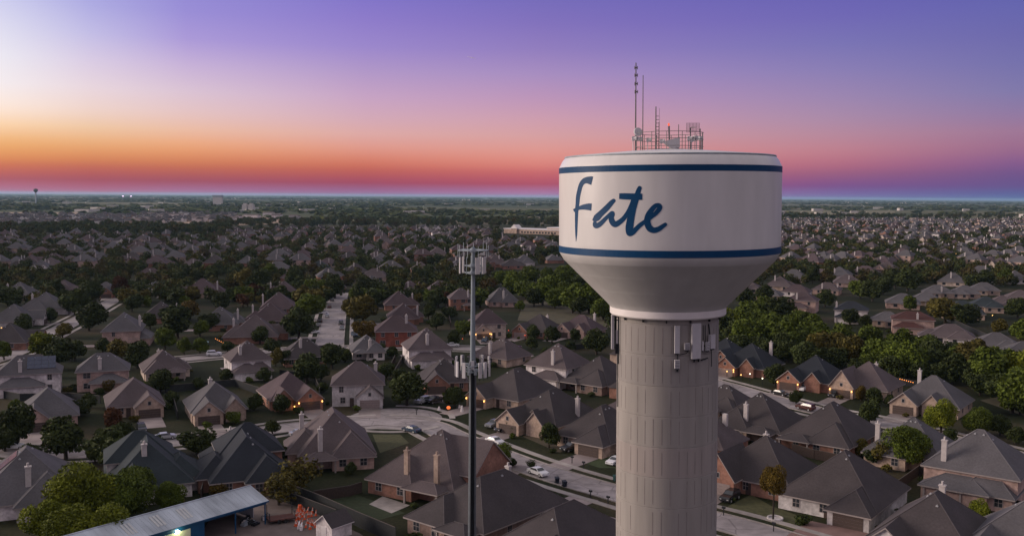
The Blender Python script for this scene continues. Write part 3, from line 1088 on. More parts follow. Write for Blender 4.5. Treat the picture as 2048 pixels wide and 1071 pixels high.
def on_tank(px, py, r):
    """the point on the tank's cylinder of radius r seen at the pixel (tower local)"""
    v = RM @ Vector(((px - 1024) / FPX, -(py - 535.5) / FPX, -1.0))
    ox, oy = -TX, -TY
    A = v.x ** 2 + v.y ** 2
    B = 2 * (v.x * ox + v.y * oy)
    C = ox * ox + oy * oy - r * r
    D = max(B * B - 4 * A * C, 0)
    t = (-B - math.sqrt(D)) / (2 * A)
    return Vector((ox + v.x * t, oy + v.y * t, H + v.z * t))


def stroke(mb, pts, ri):
    """a brush stroke (x, y, width) in the enlarged lettering, wrapped on the tank"""
    S = 6.3
    P_ = [np.array(p, float) for p in pts]
    q_ = [2 * P_[0] - P_[1]] + P_ + [2 * P_[-1] - P_[-2]]
    c = []
    for i in range(1, len(q_) - 2):
        for k in range(6):
            t = k / 6
            a, b, d, e = q_[i - 1], q_[i], q_[i + 1], q_[i + 2]
            c.append(.5 * (2 * b + (d - a) * t + (2 * a - 5 * b + 4 * d - e) * t * t + (3 * b - a - 3 * d + e) * t ** 3))
    c.append(P_[-1])
    Lp, Rp = [], []
    for i, p in enumerate(c):
        t = c[min(i + 1, len(c) - 1)][:2] - c[max(i - 1, 0)][:2]
        t = t / (np.linalg.norm(t) + 1e-9)
        n = np.array([-t[1], t[0]]) * max(p[2], 3) / 2
        Lp.append(on_tank(1130 + (p[0] + n[0]) / S, 330 + (p[1] + n[1]) / S, RT + ri))
        Rp.append(on_tank(1130 + (p[0] - n[0]) / S, 330 + (p[1] - n[1]) / S, RT + ri))
    for i in range(len(c) - 1):
        mb.poly([Lp[i], Lp[i + 1], Rp[i + 1], Rp[i]])
    return c


def dot(mb, x, y, w, ri):
    S = 6.3
    mb.poly([on_tank(1130 + (x + w / 2 * math.cos(2 * PI * k / 16)) / S, 330 + (y + w / 2 * math.sin(2 * PI * k / 16)) / S, RT + ri) for k in range(16)][::-1])


LET = {
    'F': [[(347, 186, 108), (325, 181, 104), (280, 178, 84), (240, 192, 68), (205, 235, 56), (182, 310, 54), (165, 390, 52), (157, 480, 48), (147, 560, 44), (141, 700, 36), (138, 850, 25), (135, 948, 4)],
          [(108, 560, 40), (140, 545, 40), (180, 528, 46), (235, 516, 66), (290, 513, 84), (335, 516, 92)]],
    'a': [[(613, 438, 50), (580, 470, 62), (520, 535, 72), (450, 600, 76), (395, 655, 84), (350, 688, 30)],
          [(370, 700, 40), (382, 748, 66), (420, 742, 66), (460, 712, 58), (510, 662, 50), (560, 615, 46), (592, 592, 52), (598, 612, 56), (582, 650, 66), (592, 700, 74), (628, 736, 74), (680, 712, 66), (740, 660, 58), (790, 590, 54), (830, 510, 52), (860, 430, 50)]],
    't': [[(942, 282, 52), (926, 320, 60), (905, 390, 72), (880, 460, 80), (850, 560, 86), (825, 680, 92), (808, 780, 96), (808, 850, 74), (850, 838, 66), (890, 800, 60), (940, 752, 56), (1000, 708, 52)],
          [(684, 382, 70), (740, 384, 78), (830, 388, 80), (975, 392, 80)]],
    'e': [[(1040, 690, 40), (1090, 645, 50), (1150, 595, 56), (1195, 535, 62), (1185, 500, 50), (1135, 512, 58), (1080, 575, 70), (1042, 650, 80), (1038, 725, 82), (1065, 790, 82), (1120, 815, 72), (1180, 798, 64), (1230, 765, 54), (1262, 744, 48)]],
}
ri = .008
for ch, sts in LET.items():
    q = MB()
    for stv in sts:
        stroke(q, stv, ri)
        ri += .0015
        for e in (stv[0], stv[-1]):
            if 40 < e[2] < 76 and ch != 'F' and not (ch == 't' and e[0] in (684, 975)):
                dot(q, e[0], e[1], e[2], ri)
                ri += .0008
    q.build('letter', M_BLUE, tank)


# the gear on the roof
def tpx(px, py, dy=0.0):
    """tower-local point in the plane through the tower's axis (dy metres behind it) seen at the pixel"""
    v = RM @ Vector(((px - 1024) / FPX, -(py - 535.5) / FPX, -1.0))
    t = (TY + dy) / v.y
    return Vector((v.x * t - TX, dy, H + v.z * t))


M_GEAR = mat('gear_grey', (.17, .155, .16), .6, .15)
M_PANELANT = mat('antenna_radome', (.50, .48, .50), .45, .05)
q = MB()
nr = 28
for k in range(nr):
    t0, t1 = 2 * PI * k / nr, 2 * PI * (k + 1) / nr
    for zz in (56.5, 57.15, 57.75):
        q.cyl((3.05 * math.cos(t0), 3.05 * math.sin(t0), zz), (3.05 * math.cos(t1), 3.05 * math.sin(t1), zz), .028, n=5)
    if k % 2 == 0:
        q.cyl((3.05 * math.cos(t0), 3.05 * math.sin(t0), 56.1), (3.05 * math.cos(t0), 3.05 * math.sin(t0), 57.75), .032, n=5)
q.build('railing', M_GEAR, tower)


def mast(px, top, base, dy, r, ants=(), r1=None):
    a, b = tpx(px, base, dy), tpx(px, top, dy)
    q = MB()
    a.z = 55.9
    a.x = b.x
    q.cyl(a, b, r, r1 or r * .7, n=6)
    for py in ants:
        c = tpx(px, py, dy)
        q.cyl((c.x - .13, c.y, c.z + .05), (c.x + .13, c.y, c.z + .05), .07, n=6)
        q.cyl((c.x - .13, c.y, c.z - .1), (c.x - .13, c.y, c.z + .2), .03, n=5)
        q.cyl((c.x + .13, c.y, c.z - .1), (c.x + .13, c.y, c.z + .2), .03, n=5)
    return q.build('antenna_mast', M_GEAR, tower)


mast(1275, 125, 297, 0, .075, (136, 151, 168, 184), .05)
mast(1289, 150, 290, -.6, .05, (), .035)
mast(1314, 213, 295, .2, .065, (), .05)
mast(1320, 244, 295, .2, .05)
mast(1321, 216, 240, .25, .018)
mast(1359, 249, 290, .5, .045)
mast(1402, 258, 298, .1, .07)
q = MB()
for py in range(232, 292, 7):
    a, b = tpx(1314, py, .2), tpx(1320, py, .2)
    q.cyl(a, b, .025, n=5)
q.build('antenna_ladder', M_GEAR, tower)
# warning beacon
q = MB()
a, b = tpx(1341, 275, 0), tpx(1339.5, 252, 0)
a.z = 56.2
q.cyl(a, b, .05, .09, n=8)
bo = q.build('beacon_pole', M_GEAR, tower)
q = MB()
q.ball(tpx(1339.3, 249, 0), .09, n=10, sc=(1, 1, 1.6))
q.build('beacon_lamp', M_LAMPR, bo)
# white round dish
q = MB()
c = tpx(1277.5, 263, -.5)
q.cyl(c, c + Vector((.02, -.12, .02)), .40, .36, n=24)
q.cyl(c + Vector((0, .4, 0)), c, .12, .38, n=16)
q.build('dish_antenna', M_PANELANT, tower)
# grid dish
q = MB()
c0 = tpx(1388, 255.5, 0)
for k in range(-7, 8):
    z = k * .06
    q.cyl((c0.x - .58, c0.y + .12, c0.z + z), (c0.x + .58, c0.y + .12, c0.z + z), .012, n=4)
for k in (-.58, -.29, 0, .29, .58):
    q.cyl((c0.x + k, c0.y + .1, c0.z - .42), (c0.x + k, c0.y + .1, c0.z + .42), .018, n=4)
q.cyl((c0.x - .2, c0.y, c0.z), (c0.x + .15, c0.y - .35, c0.z), .04, n=5)
q.cyl((c0.x - .22, c0.y + .1, 56), (c0.x - .22, c0.y + .1, c0.z), .055, n=6)
q.build('grid_antenna', M_GEAR, tower)
# roof vent with sloping hood
q = MB()
c = tpx(1344, 285, -.8)
q.cyl((c.x + .25, c.y, 56.0), (c.x + .25, c.y, 56.9), .42, n=16)
q.poly([(c.x - .75, c.y - .4, 56.95), (c.x + .7, c.y - .4, 57.35), (c.x + .7, c.y + .4, 57.35), (c.x - .75, c.y + .4, 56.95)])
q.poly([(c.x - .75, c.y - .4, 56.9), (c.x - .1, c.y - .4, 56.4), (c.x + .7, c.y - .4, 56.4), (c.x + .7, c.y - .4, 57.35), (c.x - .75, c.y - .4, 56.95)])
q.poly([(c.x + .7, c.y - .4, 56.4), (c.x + .7, c.y + .4, 56.4), (c.x + .7, c.y + .4, 57.35), (c.x + .7, c.y - .4, 57.35)])
q.poly([(c.x - .75, c.y - .4, 56.9), (c.x - .75, c.y + .4, 56.9), (c.x - .1, c.y + .4, 56.4), (c.x - .1, c.y - .4, 56.4)])
q.build('roof_hood', M_PANELANT, tower)
for (px, py) in ((1268, 276), (1283, 277), (1297, 279), (1324, 282), (1379, 277), (1395, 276), (1405, 277), (1385, 280)):
    q = MB()
    c = tpx(px, py, -.9 if px < 1400 else 0)
    s = rng.uniform(-1, 1)
    q.cyl(c, c + Vector((.3 * (1 if s > 0 else -1), -.1, .02)), .1, .2, n=10)
    q.box(c.x - .12, c.x + .12, c.y - .1, c.y + .14, c.z - .2, c.z + .18)
    q.cyl((c.x, c.y + .1, 56.0), (c.x, c.y + .1, c.z + .1), .04, n=5)
    q.build('horn_antenna', M_PANELANT, tower)


# panel antennas on the column
def tower_panel(x0, y0, x1, y1, depth, name, m, gap=.35, parent=None):
    c = on_tank((x0 + x1) / 2, (y0 + y1) / 2, RC + gap)
    d = (c + Vector((TX, TY, 0))).xy.length
    w, h = (x1 - x0) * d / FPX, (y1 - y0) * d / FPX
    ang = math.atan2(c.y, c.x) + PI / 2
    T = Matrix.Translation(c) @ Matrix.Rotation(ang, 4, 'Z')
    q = MB()
    q.box(-w / 2, w / 2, -depth / 2, depth / 2, -h / 2, h / 2, 0, T)
    o = q.build(name, m, parent or tower)
    return o, T, w, h


def panel(x0, y0, x1, y1, depth=.22, radio=False):
    o, T, w, h = tower_panel(x0, y0, x1, y1, depth, 'panel_antenna' if not radio else 'radio_unit', M_PANELANT)
    q = MB()
    for z in ((-h * .35, h * .35) if h > 1 else (0,)):
        q.box(-.07, .07, depth / 2, depth / 2 + .3, z - .06, z + .06, 0, T)
    q.box(-w * .35, w * .35, -depth * .3, depth * .3, -h / 2 - .12, -h / 2, 0, T)
    if radio:
        for k in range(5):
            q.box(-w * .42, w * .42, -depth / 2 - .015, -depth / 2, -h * .4 + k * h * .18, -h * .4 + k * h * .18 + .04, 0, T)
    q.build('antenna_mount', M_BLACK, o)


panel(1346.5, 651, 1356.5, 706)
panel(1346, 719, 1356, 736, .3, True)
panel(1379.5, 646.5, 1399, 717, .28)
panel(1366, 686, 1376.5, 699, .25, True)
panel(1414, 669, 1428, 697, .3)
panel(1408, 684, 1416, 701, .25, True)
panel(1400.5, 683, 1404, 701, .15)
q = MB()
for (x0, y0, x1, y1, r) in ((1351, 736, 1351, 743, .1), (1352, 706, 1352, 719, .05), (1408, 650, 1408, 684, .035), (1404, 650, 1404, 680, .03), (1415, 648, 1417, 670, .06), (1420, 697, 1420, 733, .035), (1385, 717, 1385, 724, .08), (1394, 717, 1394, 723, .08), (1356, 709, 1370, 706, .03), (1370, 706, 1374, 699, .03), (1399, 720, 1412, 716, .06)):
    q.cyl(on_tank(x0, y0, RC + .12), on_tank(x1, y1, RC + .12), r, n=6)
q.build('antenna_cable', M_BLACK, tower)
# the side-mounted group on the left flank
sideM = Matrix.Rotation(math.radians(183), 4, 'Z')


def sideant(dx, y0, y1, w, d, m, name='panel_antenna'):
    # dx metres out from the column's left flank
    za, zb = tpx(1235, y1).z, tpx(1235, y0).z
    q = MB()
    q.box(-RC - dx - w, -RC - dx, -d / 2 - .6, d / 2 - .6, za, zb)
    return q.build(name, m, tower)


sideant(.34, 626.5, 694, .24, .5, M_PANELANT)
sideant(-.02, 657, 687, .2, .45, M_PANELANT)
q = MB()
z0, z1 = tpx(1235, 700).z, tpx(1235, 628).z
q.cyl((-RC - .2, -.6, z0), (-RC - .2, -.6, z1), .06, n=6)
for zz in (z0 + .4, z1 - .4):
    q.cyl((-RC + .1, -.6, zz), (-RC - .4, -.6, zz), .05, n=6)
q.box(-RC - .25, -RC + .1, -1.0, -.5, z0 - .1, z0 + .8)
q.cyl((-RC + .02, -1.2, z0 - 1), (-RC + .02, -1.2, z1), .05, n=6)
q.cyl((-RC - .05, -.9, z0 - 5), (-RC - .05, -.9, z0), .04, n=6)
q.build('antenna_frame', M_BLACK, tower)

# ------------------------------------------------------------------ cell pole
PD = 110.0
v = RM @ Vector(((946 - 1024) / FPX, -(600 - 535.5) / FPX, -1.0))
PX_ = v.x / v.y * PD


def ppx(py):
    v = RM @ Vector(((946 - 1024) / FPX, -(py - 535.5) / FPX, -1.0))
    return H + v.z / v.y * PD


pole = empty('cell_tower', (PX_, PD, 0))
tag(pole, 'slender grey steel cell pole carrying two rings of white panel antennas', 'cell tower')
zt = ppx(494)
M_POLE = mat('pole_steel', (.21, .25, .285), .45, .10, 1.2, metal=.25)
M_POLED = mat('pole_dark_sleeve', (.13, .145, .165), .4, .15, metal=.2)
q = MB()
q.cyl((0, 0, ppx(722)), (0, 0, zt), .31, .20, n=20)
q.build('upper_shaft', M_POLE, pole, smooth=False)
q = MB()
q.cyl((0, 0, 0), (0, 0, ppx(722)), .52, .40, n=20)
q.build('lower_shaft', M_POLED, pole, smooth=False)
q = MB()
for k in range(5):
    t = math.radians(-108 + k * 11)
    q.cyl((.50 * math.cos(t), .50 * math.sin(t), 0), (.42 * math.cos(t), .42 * math.sin(t), ppx(745)), .06, n=6)
q.build('coax_cable', M_BLACK, pole)


def platform(z, r, nside=3, tube=.07):
    q = MB()
    pts = []
    for k in range(nside):
        t0 = 2 * PI * k / nside + .35
        t1 = 2 * PI * (k + 1) / nside + .35
        p0, p1 = (r * math.cos(t0), r * math.sin(t0), z), (r * math.cos(t1), r * math.sin(t1), z)
        q.cyl(p0, p1, tube, n=6)
        q.cyl((0, 0, z), p0, tube * 1.2, n=6)
        pts.append((Vector(p0), Vector(p1)))
    q.cyl((0, 0, z - .2), (0, 0, z + .2), .36, n=12)
    q.build('antenna_platform', M_STEEL, pole)
    return pts


def pole_panel(p, zc, h, w, ang, m=M_PANELANT):
    T = Matrix.Translation((p[0], p[1], zc)) @ Matrix.Rotation(ang, 4, 'Z')
    q = MB()
    q.box(-.09, .09, -w / 2, w / 2, -h / 2, h / 2, 0, T)
    o = q.build('panel_antenna', m, pole)
    q = MB()
    q.cyl(T @ Vector((-.22, 0, -h / 2 - .35)), T @ Vector((-.22, 0, h / 2 + .15)), .04, n=6)
    q.box(-.22, -.09, -.04, .04, -h * .3, -h * .25, 0, T)
    q.box(-.22, -.09, -.04, .04, h * .25, h * .3, 0, T)
    q.build('mounting_pipe', M_BLACK, o)


# upper whip ring
zz = ppx(500)
pts = platform(zz, 1.75, 6, .06)
for k in range(9):
    t = 2 * PI * k / 9 + .2
    q = MB()
    h = rng.uniform(.5, 1.0)
    q.cyl((1.75 * math.cos(t), 1.75 * math.sin(t), zz - .8), (1.75 * math.cos(t), 1.75 * math.sin(t), zz + h), .03, n=5)
    q.build('whip_antenna', M_STEEL, pole)
# upper panel ring
platform(ppx(545), 1.55, 3, .06)
platform(ppx(531), 1.5, 3, .05)
zc = ppx(530)
for (x, y, w, an) in ((-1.45, -.3, .28, 200), (-1.1, .7, .3, 140), (.55, -1.35, .5, -80), (.75, 1.1, .3, 60), (1.15, -.7, .3, -40), (1.35, .2, .28, 10)):
    pole_panel((x, y), zc, 1.85, w, math.radians(an))
for (x, y) in ((-.7, -1.1), (-.3, 1.2), (1.0, -1.1)):
    q = MB()
    q.cyl((x, y, ppx(547)), (x, y, ppx(512)), .04, n=6)
    q.build('mounting_pipe', M_STEEL, pole)
# lower panel ring
zc = ppx(735)
platform(ppx(740), 1.75, 3, .07)
platform(ppx(729), 1.75, 3, .05)
for k, t in enumerate((-172, -150, -118, -90, -62, -42, -12, 20, 60, 95, 130, 165)):
    t = math.radians(t)
    r = 1.95
    z_ = zc + (.35 if math.sin(t) > 0 else 0)
    if k == 3:
        pole_panel((.02, -.75), zc + .4, 1.0, .36, t)
    else:
        pole_panel((r * math.cos(t), r * math.sin(t)), z_, 1.75, .40 if k % 3 else .28, t)
for t in (-135, -105, -75, -30, 0, 40, 110, 150):
    t = math.radians(t)
    q = MB()
    T = Matrix.Rotation(t, 4, 'Z')
    q.box(1.25, 1.5, -.16, .16, zc - .6, zc + .1, 0, T)
    q.build('radio_unit', M_STEEL, pole)

# ------------------------------------------------------------------ trees
LEAF = {
    'bright': mat('leaves_bright', (0.088, 0.115, 0.007), .75, .35, .9, .18, .15, col2=(0.131, 0.147, 0.011)),
    'green': mat('leaves_green', (0.066, 0.090, 0.010), .75, .35, .9, .18, .15),
    'dark': mat('leaves_dark_green', (0.035, 0.047, 0.011), .75, .35, .9, .2, .15),
    'olive': mat('leaves_olive', (0.083, 0.070, 0.013), .75, .35, .9, .18, .15),
    'autumn': mat('leaves_autumn', (0.086, 0.058, 0.009), .75, .35, .9, .2, .15),
    'rust': mat('leaves_rust', (0.068, 0.027, 0.010), .75, .35, .9, .2, .15),
}


def leaf_quads(n, size, lobes=11, seed=0, open_=.0):
    r = np.random.default_rng(seed)
    cs, rs_ = [], []
    for k in range(lobes):
        d = r.normal(size=3)
        d /= np.linalg.norm(d)
        d[2] = d[2] * .8 - .02
        cs.append(d * r.uniform(.4, .66))
        rs_.append(r.uniform(.30, .50))
    cs.append(np.zeros(3))
    rs_.append(.62)
    cs, rs_ = np.array(cs), np.array(rs_)
    which = r.choice(len(cs), n, p=rs_ ** 2 / (rs_ ** 2).sum())
    d = r.normal(size=(n, 3))
    d /= np.linalg.norm(d, axis=1)[:, None]
    rad = r.uniform(.55, 1.05, n) ** .6
    pos = cs[which] + d * (rs_[which] * rad)[:, None]
    pos[:, 2] = np.maximum(pos[:, 2], -.86 + r.uniform(-.08, .12, n))
    nrm = d * .6 + r.normal(size=(n, 3)) * .6
    nrm /= np.linalg.norm(nrm, axis=1)[:, None]
    u = np.cross(nrm, r.normal(size=(n, 3)))
    u /= np.linalg.norm(u, axis=1)[:, None]
    w = np.cross(nrm, u)
    s = size * r.uniform(.6, 1.3, n)[:, None]
    u, w = u * s, w * s * r.uniform(.5, .9, n)[:, None]
    return np.stack([pos - u, pos - w * .9, pos + u, pos + w], axis=1)


CROWN = {}


def crown_mesh(kindc, var, fine):
    k = (kindc, var, fine)
    if k not in CROWN:
        if fine == 2:
            V = leaf_quads(14000, .046, 18, var * 3 + 1)
        elif fine == 1:
            V = leaf_quads(3600, .085, 14, var * 3 + 2)
        elif fine == 3:      # thin, see-through crown
            V = leaf_quads(900, .085, 12, var * 3 + 5)
        else:
            V = leaf_quads(700, .18, 10, var * 3 + 3)
        CROWN[k] = quads('crown', V, LEAF[kindc])
    return CROWN[k]


def trunk_mesh(var):
    r = random.Random(var)
    q = MB()
    q.cyl((0, 0, -1.6), (.02, .01, -.5), .085, .06, n=8)
    q.cyl((.02, .01, -.5), (0, 0, .3), .06, .025, n=7)
    for k in range(7):
        t = 2 * PI * k / 7 + r.uniform(-.3, .3)
        z = r.uniform(-.75, 0)
        q.cyl((.01, 0, z), (.62 * math.cos(t), .62 * math.sin(t), z + r.uniform(.3, .7)), .035, .010, n=5)
    o = q.build('trunk', M_BARK)
    me = o.data
    bpy.data.objects.remove(o)
    return me


TRUNK = [trunk_mesh(i) for i in range(3)]
TREES = []


def tree_at(x, y, r, zc, asp, kindc, fine=1, label='', group=None):
    root = empty('tree', (x, y, 0), random.uniform(0, 6.28))
    tag(root, label, 'tree', group or 'trees of the estate')
    c = link('crown', crown_mesh(kindc, random.randrange(4), fine), root, (0, 0, zc))
    c.scale = (r * random.uniform(.92, 1.08), r * random.uniform(.92, 1.08), r * asp)
    t = link('trunk', random.choice(TRUNK), root, (0, 0, zc))
    t.scale = (r * .9, r * .9, zc / 1.6)
    TREES.append([root, x, y, r, kindc, asp, fine])
    return root


def tree(px, py, rp, kindc='dark', asp=.9, fine=1, low=1.0, label=''):
    rp *= 1.06
    """crown centre seen at the pixel, rp the crown's half width in pixels"""
    yb = py + rp * low * asp
    g = P(px, yb, 0)
    r = rp * g.length / FPX if False else rp * math.hypot(g.x, g.y) / FPX
    return tree_at(g.x, g.y, r, r * low * asp * 1.0, asp, kindc, fine, label)


